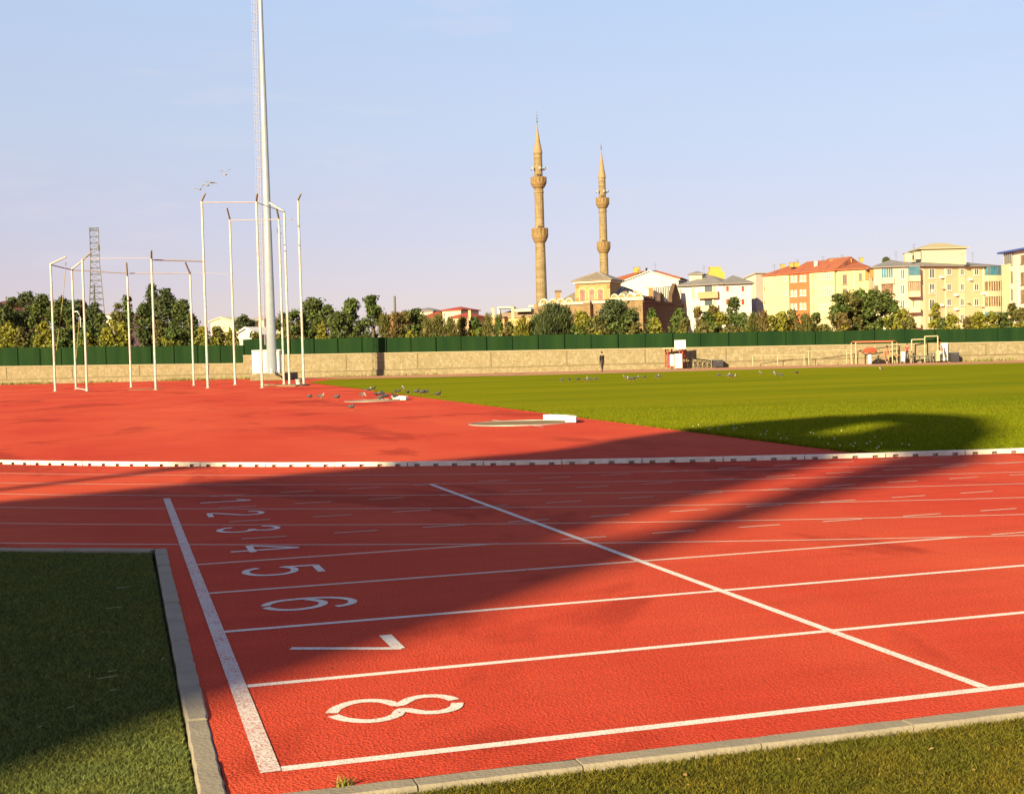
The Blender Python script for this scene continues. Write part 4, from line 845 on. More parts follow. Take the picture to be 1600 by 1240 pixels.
# red framed shelter with white panels and backboard
z = wz(1052, 2.4); t = thing("red_shelter", 'red steel frame shelter with white panels standing against the wall', 'shelter', tuple(P(1052, 575, z)))
for (u, vt, dz) in ((1040, 544.5, 1.0), (1043.5, 545, 0), (1049.5, 545, 1.0), (1066.5, 545, 0), (1070.6, 544.5, 1.0)):
    mb = MB(); ptube(mb, [(u, vt, z+dz), (u, 574.5-dz*.3, z+dz)], .07, 6); mb.build("post", RED, t)
mb = MB(); ubox(mb, 1034.5, 542.8, 1071.5, 544.6, z-.3, 1.8); mb.build("roof", CREAM, t)
mb = MB(); ubox(mb, 1044.5, 553.5, 1052.5, 571.5, z+.3, .08); mb.build("white_panel", WHITEMETAL, t)
mb = MB(); ubox(mb, 1043.8, 571.5, 1053, 573.5, z+.2, .6); mb.build("lower_rail", RED, t)
mb = MB(); ubox(mb, 1055, 552.5, 1065.8, 574.6, z-.25, .5); tag(mb.build("white_cabinet", WHITEMETAL), 'white upright cabinet standing in the red shelter, under the white board', 'cabinet')
t = thing("backboard", 'plain white square board on a post sticking up above the red shelter', 'board', tuple(P(1062, 575, z)))
mb = MB(); ubox(mb, 1054, 531.3, 1071.4, 545.2, z-.5, .06); mb.build("board", WHITEMETAL, t); mb = MB(); ptube(mb, [(1062, 545, z-.3), (1062, 552, z-.3)], .06, 6); mb.build("post", RED, t)

# ================================================================== STREET LAMP, LATTICE TOWER, CHIMNEY
z = 156; t = thing("street_lamp", 'curved white street lamp against the dark trees behind the cage posts', 'street lamp', tuple(P(126, 545, z)))
mb = MB(); ptube(mb, [(126.5, 560, z), (125.6, 497, z), (124, 491, z), (121, 487.6, z)], .05, 6); mb.build("pole", GALV, t)
mb = MB(); c = P(119.8, 486.9, z); mb.ball(c, (.28, .14, .09), 8, 6); mb.build("lamp_head", WHITEMETAL, t)
LAT = mat("lattice_steel", (0.13, 0.125, 0.13), rough=.6)
z = 330.0; lt = thing("lattice_tower", 'grey lattice telecom tower rising behind the trees on the left', 'tower', tuple(P(153, 520, z)))
cb_ = xy(P(152.5, 520, z)); zb, zt_ = zat(520, 152, z), zat(357, 150, z); zm = zat(410, 152, z)
def tw(zz):      # half width
    return 1.05 if zz > zm else 1.05+(zm-zz)/(zm-zb)*1.05
mb = MB(); ax = xy(P(149.6, 400, z))-xy(P(152.5, 520, z))
def tc_(zz, i): f = (zz-zb)/(zt_-zb); c = cb_+Vector((0, 0, 0)); w_ = tw(zz); return Vector((c.x+(-1, 1, 1, -1)[i]*w_-.0*f, c.y+(-1, -1, 1, 1)[i]*w_, zz))
levels = [zb-4]; 
while levels[-1] < zt_-1.2: levels.append(levels[-1]+1.55)
levels.append(zt_)
for a, b in zip(levels, levels[1:]):
    for i in range(4):
        mb.tube(tc_(a, i), tc_(b, i), .13, n=4, cap=False); mb.tube(tc_(b, i), tc_(b, (i+1) % 4), .09, n=4, cap=False)
        mb.tube(tc_(a, i), tc_(b, (i+1) % 4), .065, n=4, cap=False); 
mb.build("lattice", LAT, lt)
mb = MB(); mb.tube(Vector((cb_.x-.5, cb_.y-1.2, zat(485, 145, z))), Vector((cb_.x-.5, cb_.y-1.2, zat(445, 145, z))), .28, n=8); mb.tube(Vector((cb_.x+.9, cb_.y-1.3, zat(392, 150, z))), Vector((cb_.x+.9, cb_.y-1.3, zat(384, 150, z))), .35, n=10); mb.build("antenna", LAT, lt)
z = 330.0; mb = MB(); a, b = P(617.6, 500, z), P(616.6, 462.5, z); mb.tube(a, Vector((a.x, a.y, b.z)), .34, .28, 10); tag(mb.build("thin_chimney", mat("dark_chimney", (.12, .11, .12))), 'thin dark free-standing metal chimney above the orange roof', 'chimney')

# ================================================================== BUILDINGS
class Fac:
    def __init__(s, uL, zL, uR, zR, v):
        s.a, s.b = xy(P(uL, v, zL)), xy(P(uR, v, zR)); s.d = (s.b-s.a).normalized(); s.n = Vector((s.d.y, -s.d.x, 0))
        s.L = (s.b-s.a).length; s.rz = math.atan2(s.d.y, s.d.x)
    def m(s, u, v):
        r = ray(u, v); t = (s.a-CC).dot(s.n)/r.dot(s.n); p = CC+r*t; return (p-s.a).dot(s.d), p.z
    def pt(s, x, z, out=0.0): return s.a+s.d*x+s.n*out+Vector((0, 0, z))
    def box(s, mb, x0, x1, z0, z1, o0, o1):
        mb.box(s.pt((x0+x1)/2, (z0+z1)/2, (o0+o1)/2), (x1-x0, abs(o1-o0), z1-z0), s.rz)
    def pbox(s, mb, u0, v0, u1, v1, o0, o1):
        x0, z1 = s.m(u0, v0); x1, z0 = s.m(u1, v1); s.box(mb, x0, x1, z0, z1, o0, o1)
    def poly(s, mb, uv, o0, o1): mb.extrude([s.pt(*s.m(u, v), o0) for u, v in uv], s.n*(o1-o0))
def building(name, label, cat, F, depth, ztop, wall, z0=-0.3, vtop=None, group=None, extra=None):
    c = (F.a+F.b)/2; t = thing(name, label, cat, (c.x, c.y, 0), group)
    mb = MB(); mb.prism([(p.x, p.y) for p in (F.a, F.b, F.b-F.n*depth, F.a-F.n*depth)], z0, ztop); mb.build("wall", wall, t)
    return t
def win(F, t, u0, v0, u1, v1, cols=2, frame=None, glass=None, rows=1, fw=.09, sill=True, name="window"):
    x0, z1 = F.m(u0, v0); x1, z0 = F.m(u1, v1); fr = frame or FRAME; gl = glass or GLASS
    if x1 < x0: x0, x1 = x1, x0
    mb = MB()
    F.box(mb, x0, x1, z1-fw, z1, 0, .07); F.box(mb, x0, x1, z0, z0+fw, 0, .07); F.box(mb, x0, x0+fw, z0+fw, z1-fw, 0, .07); F.box(mb, x1-fw, x1, z0+fw, z1-fw, 0, .07)
    for i in range(1, cols): xx = x0+(x1-x0)*i/cols; F.box(mb, xx-.04, xx+.04, z0+fw, z1-fw, 0, .065)
    for i in range(1, rows): zz = z0+(z1-z0)*i/rows; F.box(mb, x0+fw, x1-fw, zz-.04, zz+.04, 0, .06)
    if sill: F.box(mb, x0-.12, x1+.12, z0-.12, z0-.003, 0, .16)
    w_ = mb.build(name, fr, t); mb = MB(); F.box(mb, x0+fw, x1-fw, z0+fw, z1-fw, -.02, .03); mb.build("pane", gl, w_)
    return w_
def hip(t, F, depth, ze, zr, m_, over=.5, inset=None, thick=.18, name="roof"):
    """hipped roof over the block"""
    a, b = F.a-F.d*over+F.n*over, F.b+F.d*over+F.n*over; D = depth+2*over; c, d = b-F.n*D, a-F.n*D
    if inset is None: inset = D/2
    L_ = (b-a).length; inset = min(inset, L_/2-.01)
    r0, r1 = a+F.d*inset-F.n*D/2, b-F.d*inset-F.n*D/2
    Z = lambda p, z: Vector((p.x, p.y, z))
    vs = [Z(a, ze+.003), Z(b, ze+.003), Z(c, ze+.003), Z(d, ze+.003), Z(a, ze+thick), Z(b, ze+thick), Z(c, ze+thick), Z(d, ze+thick), Z(r0, zr), Z(r1, zr)]
    mb = MB(); mb.add(vs, [(3, 2, 1, 0), (0, 1, 5, 4), (1, 2, 6, 5), (2, 3, 7, 6), (3, 0, 4, 7), (4, 5, 9, 8), (5, 6, 9), (6, 7, 8, 9), (7, 4, 8)]); return mb.build(name, m_, t)
def gable_side(t, F, depth, ze, zr, m_, over=.4, name="roof", wall=None, thick=.2):
    """gable whose triangle is in the facade plane; ridge runs back"""
    mid = F.L/2; L_ = F.L
    if wall:
        mb = MB(); mb.extrude([F.pt(0, ze, 0), F.pt(L_, ze, 0), F.pt(mid, zr, 0)], -F.n*depth); mb.build("gable", wall, t)
    mb = MB()
    k = (zr-ze)/mid
    pr = [F.pt(-over, ze-k*over+.01, over), F.pt(mid, zr+.01, over), F.pt(L_+over, ze-k*over+.01, over), F.pt(L_+over, ze-k*over+thick, over), F.pt(mid, zr+thick, over), F.pt(-over, ze-k*over+thick, over)]
    off = -F.n*(depth+2*over); vs = pr+[p+off for p in pr]; mb.add(vs, [(5, 4, 1, 0), (4, 3, 2, 1), (6, 7, 10, 11), (7, 8, 9, 10), (0, 1, 7, 6), (1, 2, 8, 7), (2, 3, 9, 8), (3, 4, 10, 9), (4, 5, 11, 10), (5, 0, 6, 11)])
    return mb.build(name, m_, t)
def chim(t, u0, v0, u1, v1, z, m_, name="chimney", cap=True):
    mb = MB(); ubox(mb, u0, v0, u1, v1, z, abs(P(u1, v0, z).x-P(u0, v0, z).x)*.9); o = mb.build(name, m_, t)
    if cap: mb = MB(); ubox(mb, u0-.6, v0-.9, u1+.6, v0, z-.06, abs(P(u1, v0, z).x-P(u0, v0, z).x)*1.1); mb.build("cap", mat("chimney_cap", (.22, .17, .13)), o)
    return o
def hh(v, u, z): return zat(v, u, z)

CREAMW = mat("cream_render", (0.42, 0.345, 0.225), col2=(0.37, 0.30, 0.19), amt=.3, scale=.3); PALEC = mat("pale_cream_render", (0.48, 0.41, 0.29), amt=.3, scale=.3, col2=(.42, .36, .25))
YELL = mat("yellow_render", (0.44, 0.375, 0.235), col2=(.39, .33, .20), scale=.3); BRICKR = mat("brick_red_render", (0.42, 0.115, 0.045), col2=(.36, .10, .04), scale=.4)
WHT = mat("white_render", (0.47, 0.445, 0.425), col2=(.41, .385, .365), scale=.3); MAUVE = mat("pinkish_render", (0.46, 0.36, 0.31), col2=(.40, .31, .27), scale=.4)
GREYR = mat("grey_sheet_roof", (0.21, 0.185, 0.18), col2=(.16, .14, .14), scale=.7, rough=.6); ORR = mat("orange_tile_roof", (0.33, 0.095, 0.045), col2=(.23, .07, .04), scale=.8, stretch=(1, 1, 3)); REDR = mat("red_tile_roof", (0.32, 0.045, 0.035), col2=(.24, .04, .03), scale=1.2)
BLUER = mat("blue_roof_edge", (0.05, 0.08, 0.30)); TANC = mat("tan_render", (0.46, 0.35, 0.20), scale=.3); ORC2 = mat("ochre_chimney", (0.46, 0.26, 0.07), amt=.4)

# --- large cream block with the penthouse
H1b = 17.0
F = Fac(1437, 252, 1566, 261, 415); F2 = Fac(1365, 253, 1437, 252, 416)
bm = building("apartment_block", 'long five-storey cream apartment block with grey roof and square penthouse', 'apartment block', F, 15, hh(416.5, 1500, 256), CREAMW)
ze = hh(416.5, 1500, 256)
mb = MB(); mb.prism([(p.x, p.y) for p in (F2.a, F2.b-F2.n*.01, F2.b-F2.n*14.8, F2.a-F2.n*14.8)], -.3, ze-.02); mb.build("wing_wall", PALEC, bm)
hip(bm, F, 15, ze, ze+1.75, GREYR, .7); hip(bm, F2, 14.8, ze-.01, ze+1.95, GREYR, .6)
FP = Fac(1440, 258.5, 1509.5, 258.8, 400)
mb = MB(); zt2 = hh(389, 1475, 259); mb.prism([(p.x, p.y) for p in (FP.a, FP.b, FP.b-FP.n*6.5, FP.a-FP.n*6.5)], ze, zt2); mb.build("penthouse", mat("penthouse_render", (.46, .41, .28)), bm)
hip(bm, FP, 6.5, zt2, hh(379.6, 1475, 262), mat("penthouse_roof", (.36, .30, .20)), .55)
for r in ((1414, 396, 1425.5, 409, 257), (1428, 393.5, 1438.5, 405, 258), (1504, 396, 1509.5, 408, 253.5)): chim(bm, *r, mat("chimney_render", (.46, .40, .30)))
mb = MB(); F.pbox(mb, 1497.5, 417.5, 1508.8, 520, 0, .05); mb.build("pale_strip", PALEC, bm)
mb = MB(); F.pbox(mb, 1437.3, 417.5, 1447, 520, 0, .04); F.pbox(mb, 1462, 417.5, 1464.5, 520, 0, .035); mb.build("pale_strip", PALEC, bm)
for i, (v0, v1) in enumerate(((419.3, 434.8), (443, 458.6), (467.5, 483), (491.6, 508))): win(F, bm, 1451.6, v0, 1460.2, v1, 2, FRAME, GLASS)
for i, (v0, v1) in enumerate(((419.5, 430), (443.3, 454), (466.6, 477.6), (491, 502))):
    win(F, bm, 1479.2, v0, 1486.2, v1, 2); win(F, bm, 1521.8, v0, 1529.2, v1, 2)
F3 = Fac(1437, 251.95, 1566, 260.95, 415)
for i, (v0, v1) in enumerate(((419.5, 430), (443.3, 454), (466.6, 477.6), (491, 502))): win(F3, bm, 1499.8, v0, 1506.3, v1, 2)
# glazed balconies, right end
for i, (v0, v1, gl, fr) in enumerate(((416.5, 430.5, GLASS_BL, DARKMETAL), (440, 455, GLASS_BR, FRAME), (463.5, 479, GLASS_BR, FRAME), (487, 500, GLASS_BL, DARKMETAL))):
    bl = MB(); F.pbox(bl, 1538.6, v1, 1558.8, v1+8.5, 0, 1.0); b_ = bl.build("balcony", PALEC, bm); x0, z1 = F.m(1539, v0); x1, z0 = F.m(1558.3, v1)
    mb = MB(); F.box(mb, x0, x1, z0, z1, .003, .88); mb.build("glazing", gl, b_); mb = MB()
    for k in range(6): xx = x0+(x1-x0)*k/5; F.box(mb, xx-.05, xx+.05, z0, z1, .87, .95)
    F.box(mb, x0-.05, x1+.05, z1, z1+.12, 0.003, .97); mb.build("glazing_bar", PALEC if gl is GLASS_BR else fr, b_)
# left wing windows and balconies
for (v0, v1, gl) in ((419, 434.5, GLASS_BL), (443.3, 458, GLASS_BR)): win(F2, bm, 1377, v0, 1395.6, v1, 5, PALEC if gl is GLASS_BL else FRAME_BR, gl, sill=False, name="glazed_balcony")
for (v0, v1) in ((420.5, 436), (445, 460), (468.5, 482)): win(F2, bm, 1407, v0, 1413.6, v1, 2)
mb = MB(); F2.pbox(mb, 1376, 434.6, 1397, 443, 0.003, .4); F2.pbox(mb, 1376, 458.3, 1397, 464, 0.003, .4); mb.build("balcony_front", PALEC, bm)
FB = Fac(1421.5, 250.6, 1437.5, 250.6, 420)
for i, (v0, v1, gl) in enumerate(((416.6, 430.6, GLASS_BL), (440.5, 455, GLASS_BR), (0, 479.5, None), (0, 503.5, None))):
    bl = MB(); v1_ = v1 if gl else v1
    FB.pbox(bl, 1421, v1_, 1438, v1_+8.5, -1.2, .15); b_ = bl.build("balcony", PALEC, bm)
    if gl:
        x0, z1 = FB.m(1421.5, v0); x1, z0 = FB.m(1437.5, v1); mb = MB(); FB.box(mb, x0, x1, z0+.003, z1, -1.18, 0); mb.build("glazing", gl, b_); mb = MB()
        for k in range(6): xx = x0+(x1-x0)*k/5; FB.box(mb, xx-.05, xx+.05, z0+.003, z1, 0.001, .07)
        mb.build("glazing_bar", PALEC if gl is GLASS_BR else DARKMETAL, b_)
    else:
        x0, z1 = FB.m(1422, v1-7.5); x1, z0 = FB.m(1437, v1); mb = MB(); FB.box(mb, x1-1.0, x1-.9, z0, z1+1.2, -1.0, -.95); mb.build("door_frame", FRAME_BR, b_)
# recessed orange balcony at left end of the wing
mb = MB(); F2.pbox(mb, 1359.5, 421.5, 1365, 434, -.4, .02); mb.build("recess", mat("orange_recess", (.38, .16, .05)), bm)
win(F2, bm, 1365.8, 446, 1372.5, 455, 3, FRAME_BR, GLASS, sill=False)
mb = MB(); c = P(1383, 407, 275); 

# --- white block with blue roof, right edge
F = Fac(1568, 258, 1660, 235, 397); zb_ = hh(396.5, 1568, 258)
bw = building("apartment_block", 'white apartment block with blue roof edge, partly cut off at the right', 'apartment block', F, 14, zb_, WHT)
hip(bw, F, 14, zb_, zb_+1.2, BLUER, .9, thick=.35)
mb = MB(); F.pbox(mb, 1568.4, 414, 1582.5, 516, 0, .5); mb.build("bay", PALEC, bw)
FBy = Fac(1568, 257.5, 1660, 234.5, 397)
for (v0, v1, gl) in ((397.5, 414, GLASS), (425.3, 441.6, GLASS_BR), (452.5, 468.5, GLASS_BR), (479, 489, GLASS_BR)): win(FBy, bw, 1569, v0, 1581.6, v1, 4, PALEC if gl is GLASS else FRAME_BR, gl, sill=False)
for (v0, v1) in ((399, 411), (426, 444), (453, 472), (481, 496)): win(F, bw, 1595.5, v0, 1606, v1, 3, FRAME_BR, GLASS_BR)
mb = MB()
F.pbox(mb, 1590.5, 398, 1592, 516, 0, .06); mb.build("drain_pipe", WHITEMETAL, bw)

# --- tan cream block with grey/orange roof
F = Fac(1305, 262.2, 1358, 259.5, 422); zt3 = hh(421.5, 1330, 261)
bt = building("apartment_block", 'tan apartment block with orange gable between the yellow block and the long cream one', 'apartment block', F, 14, zt3, TANC)
hip(bt, F, 14, zt3, zt3+1.9, ORR, .5)
for (u0, v0, u1, v1) in ((1316.5, 429, 1323.5, 444), (1316.5, 451, 1323.5, 461), (1342, 427, 1346.8, 437.5), (1342, 450, 1346.8, 461)): win(F, bt, u0, v0, u1, v1, 2, FRAME_BR)
mb = MB(); F.pbox(mb, 1334.5, 422, 1335.5, 500, 0, .05); mb.build("drain_pipe", WHITEMETAL, bt)
mb = MB(); F.pbox(mb, 1352, 424, 1357.5, 437, .002, .3); mb.build("balcony_front", mat("orange_recess", (.38, .16, .05)), bt)
chim(bt, 1343.5, 403, 1349.5, 409.5, 266, ORC2); chim(bt, 1327, 405, 1331, 410, 266, ORC2)
# --- coloured row
def rowb(u0, z0, u1, z1, m_, lab, roofm=ORR):
    F = Fac(u0, z0, u1, z1, 426); t = building("apartment_block", lab, 'apartment block', F, 13, 17.02, m_, group='row of colourful apartment blocks'); return F, t
F, t = rowb(1192.2, 274.5, 1232.4, 269.6, YELL, 'pale yellow block at the left end of the colourful row, nearly windowless')
hip(t, F, 13, 17.02, 19.6, ORR, .35)
for (v0, v1) in ((446.5, 456), (468, 477)): win(F, t, 1193, v0, 1197, v1, 1, FRAME, mat("orange_blind", (.42, .20, .06)), sill=False)
for (v0, v1) in ((433, 438), (455.5, 460)): win(F, t, 1226.5, v0, 1229.5, v1, 1)
chim(t, 1220.5, 413, 1228, 420, 276, ORC2)
F, t = rowb(1232.6, 269.5, 1264.4, 266, BRICKR, 'brick-red block with white-framed windows in the colourful row')
hip(t, F, 13, 17.021, 19.8, ORR, .35, inset=.4)
FRW = mat("bright_window_frame", (.60, .57, .52))
for v0 in (431, 453.5, 474.5):
    for k, (u0, u1) in enumerate(((1235.8, 1239.8), (1241.6, 1245.6), (1250, 1254), (1255.8, 1259.8))): win(F, t, u0, v0-(1 if k > 1 else 0), u1, v0+9.5-(1 if k > 1 else 0), 1, FRW, mat("pale_curtain_pane", (.34, .27, .21), rough=.3), fw=.14)
for r in ((1234.5, 410.5, 1240, 417.5), (1241.5, 410, 1249.5, 417)): chim(t, *r, 272, ORC2)
F, t = rowb(1264.6, 266, 1303.8, 261.8, YELL, 'bright yellow block with wide windows in the colourful row, right of the brick-red one')
hip(t, F, 13, 17.022, 20.1, ORR, .35, inset=.6)
for (v0, v1) in ((427.5, 436), (450, 461), (475.5, 483)): win(F, t, 1281, v0, 1302 if v0 < 470 else 1296, v1, 6, FRW, mat("pale_curtain_pane", (.34, .27, .21)), sill=False); win(F, t, 1267.5, v0+1, 1273.5, v1, 2, mat("yellow_frame", (.50, .42, .22)), mat("pale_curtain_pane", (.34, .27, .21)), sill=False)
chim(t, 1272.5, 408, 1277.3, 416.5, 268, WHT, cap=False); 
for r in ((1296.5, 406, 1303, 413), (1304.5, 405, 1308.5, 412)): chim(t, *r, 268, ORC2)
chim(t, 1309.5, 403, 1318, 411, 268, ORC2)

# --- white apartment house with grey roof
F = Fac(1059, 303, 1127, 298, 445); F2 = Fac(1127, 298, 1173.5, 297.5, 444); zw = hh(446, 1093, 300)
t = building("apartment_house", 'white apartment house with salmon balconies and wide grey roof', 'apartment house', F, 15, zw, WHT)
mb = MB(); mb.prism([(p.x, p.y) for p in (F2.a, F2.b, F2.b-F2.n*17, F2.a-F2.n*17)], -.3, zw-.01); mb.build("wing_wall", WHT, t)
hip(t, F, 15, zw, zw+2.7, GREYR, .8); hip(t, F2, 15, zw-.008, zw+2.4, GREYR, .8, inset=4)
FQ = Fac(1077, 306, 1097, 305, 433); mb = MB(); zq = hh(429, 1087, 305); mb.prism([(p.x, p.y) for p in (FQ.a, FQ.b, FQ.b-FQ.n*4, FQ.a-FQ.n*4)], zw, zq); mb.build("roof_room", PALEC, t); hip(t, FQ, 4, zq, zq+.95, GREYR, .5)
FQ = Fac(1108, 312, 1132.5, 312, 430); mb = MB(); FQ.pbox(mb, 1108, 424.5, 1132.5, 436, -3, 0); FQ.pbox(mb, 1109.5, 417.5, 1127, 424.6, -2.8, -.2); FQ.pbox(mb, 1109, 416.6, 1113, 417.4, -2.9, -.1); FQ.pbox(mb, 1115, 416.6, 1126, 417.4, -2.9, -.1); mb.build("penthouse", mat("ochre_penthouse", (.50, .29, .06)), t)
SAL = mat("salmon_balcony", (.50, .25, .14))
for (va, vb) in ((457, 465.5), (478, 486)):
    mb = MB(); F.pbox(mb, 1093, va, 1124.5, vb, 0, 1.2); b_ = mb.build("balcony", SAL if va < 470 else PALEC, t)
    mb = MB(); F.pbox(mb, 1101, va-10, 1113.5, va-.5, -.02, .03); mb.build("balcony_door", GLASS, b_); mb = MB(); F.pbox(mb, 1113.5, va-10, 1117, va-.5, -.02, .3); mb.build("side_panel", PALEC, b_)
mb = MB(); F.pbox(mb, 1090, 447, 1091.3, 500, 0, .06); mb.build("drain_pipe", FRAME_BR, t)
for (u0, v0, u1, v1) in ((1061.5, 450.5, 1066, 461),): win(F, t, u0, v0, u1, v1, 2)
mb = MB(); F.pbox(mb, 1081, 448, 1085.5, 467, 0, .1); mb.build("wall_flue", CREAMW, t)
for (u0, u1) in ((1134, 1139.3), (1158, 1163.3)):
    win(F2, t, u0, 446.6, u1, 455.6, 1, FRAME, mat("red_brown_blind", (.22, .06, .04)), fw=.05); win(F2, t, u0, 467, u1, 476.6, 1, FRAME, mat("red_blind", (.34, .03, .03)) if u0 > 1150 else mat("red_brown_blind", (.22, .06, .04)), fw=.05)
mb = MB(); c = P(1175.5, 472.5, 303); mb.lathe(c, [(.02, 0), (.3, .1), (.45, .26), (.42, .26), (.02, .06)], 10); mb.build("satellite_dish", WHITEMETAL, t)
# --- pale gabled block behind
F = Fac(1154, 325, 1181, 319, 434); t = building("gabled_block", 'pale pinkish gabled block wedged between the white house and the yellow block', 'block', F, 30, hh(437.5, 1168, 322), MAUVE)
z_e = hh(437.5, 1168, 322); mb = MB(); a, b = F.pt(0, z_e, 0), F.pt(F.L, z_e, 0); mb.extrude([a, b, F.pt(F.L, hh(428, 1181, 319), 0)], -F.n*30); mb.build("gable", MAUVE, t)
mb = MB(); a = F.pt(-.4, z_e-.1, .4); b = F.pt(F.L+.3, hh(427.5, 1181, 319), .4); mb.extrude([a, b, b+Vector((0, 0, .25)), a+Vector((0, 0, .25))], -F.n*31); mb.build("roof", mat("block_roof", (.36, .30, .26)), t)
win(F, t, 1166, 441, 1170, 449, 1, FRAME, GLASS)

# rooftop and facade clutter
for (u, v, z, k) in ((1246, 417, 266, 'a'), (1286, 412, 262, 'a'), (1210, 424, 272, 'a'), (1316, 409, 262, 'a'), (1400, 405, 258, 'a'), (1520, 406, 258, 'a'), (1428, 393, 257, 'a'), (1100, 425, 304, 'a'), (1024, 420, 347, 'a')):
    c = P(u, v, z); t = thing("roof_aerial", 'thin television aerial on the roof, picture column %d' % u, 'aerial', tuple(c), 'television aerials on the roofs')
    t['label'] = {1246: 'aerial on the roof of the brick-red block', 1286: 'aerial on the roof of the bright yellow block', 1210: 'aerial on the roof of the pale yellow block', 1316: 'aerial on the roof of the tan block', 1400: 'aerial on the grey roof left of the two cream chimneys', 1520: 'aerial on the grey roof right of the penthouse', 1428: 'aerial standing between the two cream chimneys', 1100: 'aerial on the roof of the white apartment house', 1024: 'aerial on the orange roof behind the white hall'}[u]
    mb = MB(); mb.tube(c-Vector((0, 0, 1.2)), c+Vector((0, 0, 1.5)), .035, n=5)
    for q in (0.7, 1.1, 1.4): mb.tube(c+Vector((-.45, 0, q)), c+Vector((.45, 0, q)), .02, n=4)
    mb.build("mast", DARKMETAL, t)
FMB = Fac(1437, 252, 1566, 261, 415)
for (u, v) in ((1468, 431), (1491, 459), (1513, 435), (1491, 481), (1533, 457), (1468, 475)):
    mb = MB(); FMB.pbox(mb, u, v, u+4.2, v+3.4, .002, .45); mb.build("air_conditioner", WHITEMETAL, bm)
for (u, v) in ((1472, 452), (1533, 480), (1511, 474)):
    x, z_ = FMB.m(u, v); c = FMB.pt(x, z_, .35); mb = MB(); mb.lathe(c, [(.02, 0), (.3, .08), (.42, .2), (.39, .2), (.02, .05)], 10); mb.build("satellite_dish", WHITEMETAL, bm)
for u in (1477, 1536.5): mb = MB(); FMB.pbox(mb, u, 417.5, u+.8, 520, .002, .09); mb.build("drain_pipe", WHITEMETAL, bm)
mb = MB(); FMB.pbox(mb, 1452.5, 452, 1457, 457.5, .3, .34); mb.build("laundry", WHITE, bm)

# ================================================================== MOSQUE
STONE = stone_mat("ochre_stone", (0.235, 0.165, 0.09), (0.18, 0.12, 0.065), (0.14, 0.10, 0.055), 1.0, 0.45, 0.02, stain=0.7)
STONEY = mat("yellow_stone", (0.33, 0.225, 0.10), col2=(.25, .165, .075), scale=1.2); WTRIM = mat("white_trim", (0.44, 0.40, 0.34)); BRK = mat("red_brick_trim", (0.40, 0.14, 0.05)); LEAD = mat("brown_lead_roof", (0.21, 0.165, 0.13), rough=.55, scale=1.2)
LEADB = mat("bluish_metal_roof", (0.16, 0.18, 0.27), rough=.4, metal=.3); WROOF = mat("white_sheet_roof", (0.60, 0.57, 0.54), col2=(.52, .49, .47), rough=.5, stretch=(1, 1, .2), scale=.8)
F = Fac(834, 286, 1004, 276, 478); c = (F.a+F.b)/2; ztL = hh(479, 850, 285)
mq = thing("mosque", 'old ochre stone mosque with white arched parapet below the two minarets', 'mosque', (c.x, c.y, 0))
SD = 37.5
mb = MB(); mb.prism([(p.x, p.y) for p in (F.a, F.b, F.b-F.n*SD, F.a-F.n*SD)], -.3, [ztL, hh(474, 1000, 276.2)]*0 or ztL+.6); mb.build("wall", STONE, mq); mb = MB(); mb.prism([(p.x, p.y) for p in (F.b+F.d*.004, F.b+F.d*.06, F.b+F.d*.06-F.n*SD, F.b+F.d*.004-F.n*SD)], -.3, ztL+.59); mb.build("side_wall", stone_mat("shaded_side_stone", (0.12, 0.07, 0.045), (0.09, 0.055, 0.035), (0.06, 0.04, 0.03), 1.0, 0.45, .03), mq)  # side wall stone darkened: its shade is put into the colour
zp = ztL+.6
def parapet(u0, u1, v0, v1): mb = MB(); F.pbox(mb, u0, v0, u1, v1, .0, .25); mb.build("parapet", WTRIM, mq)
x0, _ = F.m(842, 478); x1, _ = F.m(953, 478); mb = MB(); F.box(mb, x0, x1, zp-.45, zp+.12, 0, .3); mb.build("parapet", WTRIM, mq)
x2, _ = F.m(1004, 478); mb = MB(); F.box(mb, x1+.003, x2+.3, zp-.1, zp+.55, 0, .3); mb.build("parapet", WTRIM, mq)
def arch(F, t, u, vb, r, zb0, m1=WTRIM, m2=None):
    m2 = m2 or mat('arch_infill', (.30, .19, .07))
    x, _ = F.m(u, vb); n = 14
    mb = MB(); pts = [F.pt(x+r*math.cos(math.pi*i/n), zb0+r*1.05*math.sin(math.pi*i/n), .0) for i in range(n+1)]; ins = [F.pt(x+r*.72*math.cos(math.pi*i/n), zb0+r*.72*math.sin(math.pi*i/n), .0) for i in range(n, -1, -1)]
    mb.extrude(pts+ins, F.n*.32); a_ = mb.build("arch", m1, t); mb = MB(); mb.extrude([F.pt(x+r*.71*math.cos(math.pi*i/n), zb0+r*.71*math.sin(math.pi*i/n), .0) for i in range(n+1)], F.n*.12); mb.build("arch_fill", m2, a_)
for u, r in ((850.4, .98), (864.7, .86), (877, .86), (890, .86)): arch(F, mq, u, 470, r, zp+.12)
for u in (961, 972.4, 985.7, 998): arch(F, mq, u, 465, .84, zp+.55)
for u in (857.6, 871, 883.5): x, _ = F.m(u, 470); mb = MB(); F.box(mb, x-.25, x+.25, zp+.12, zp+.5, 0, .28); mb.build("parapet_pier", WTRIM, mq)
# windows in the front wall (partly behind trees)
for u in (905, 941, 957, 984): win(F, mq, u, 487, u+5.5, 500, 1, BRK, GLASS, sill=False)
# central buttress
mb = MB(); F.pbox(mb, 915, 473, 927.5, 540, .003, 1.6); mb.build("buttress", STONE, mq); mb = MB(); F.pbox(mb, 917.5, 470.5, 925, 473, .2, 1.4); mb.build("buttress_cap", WTRIM, mq)
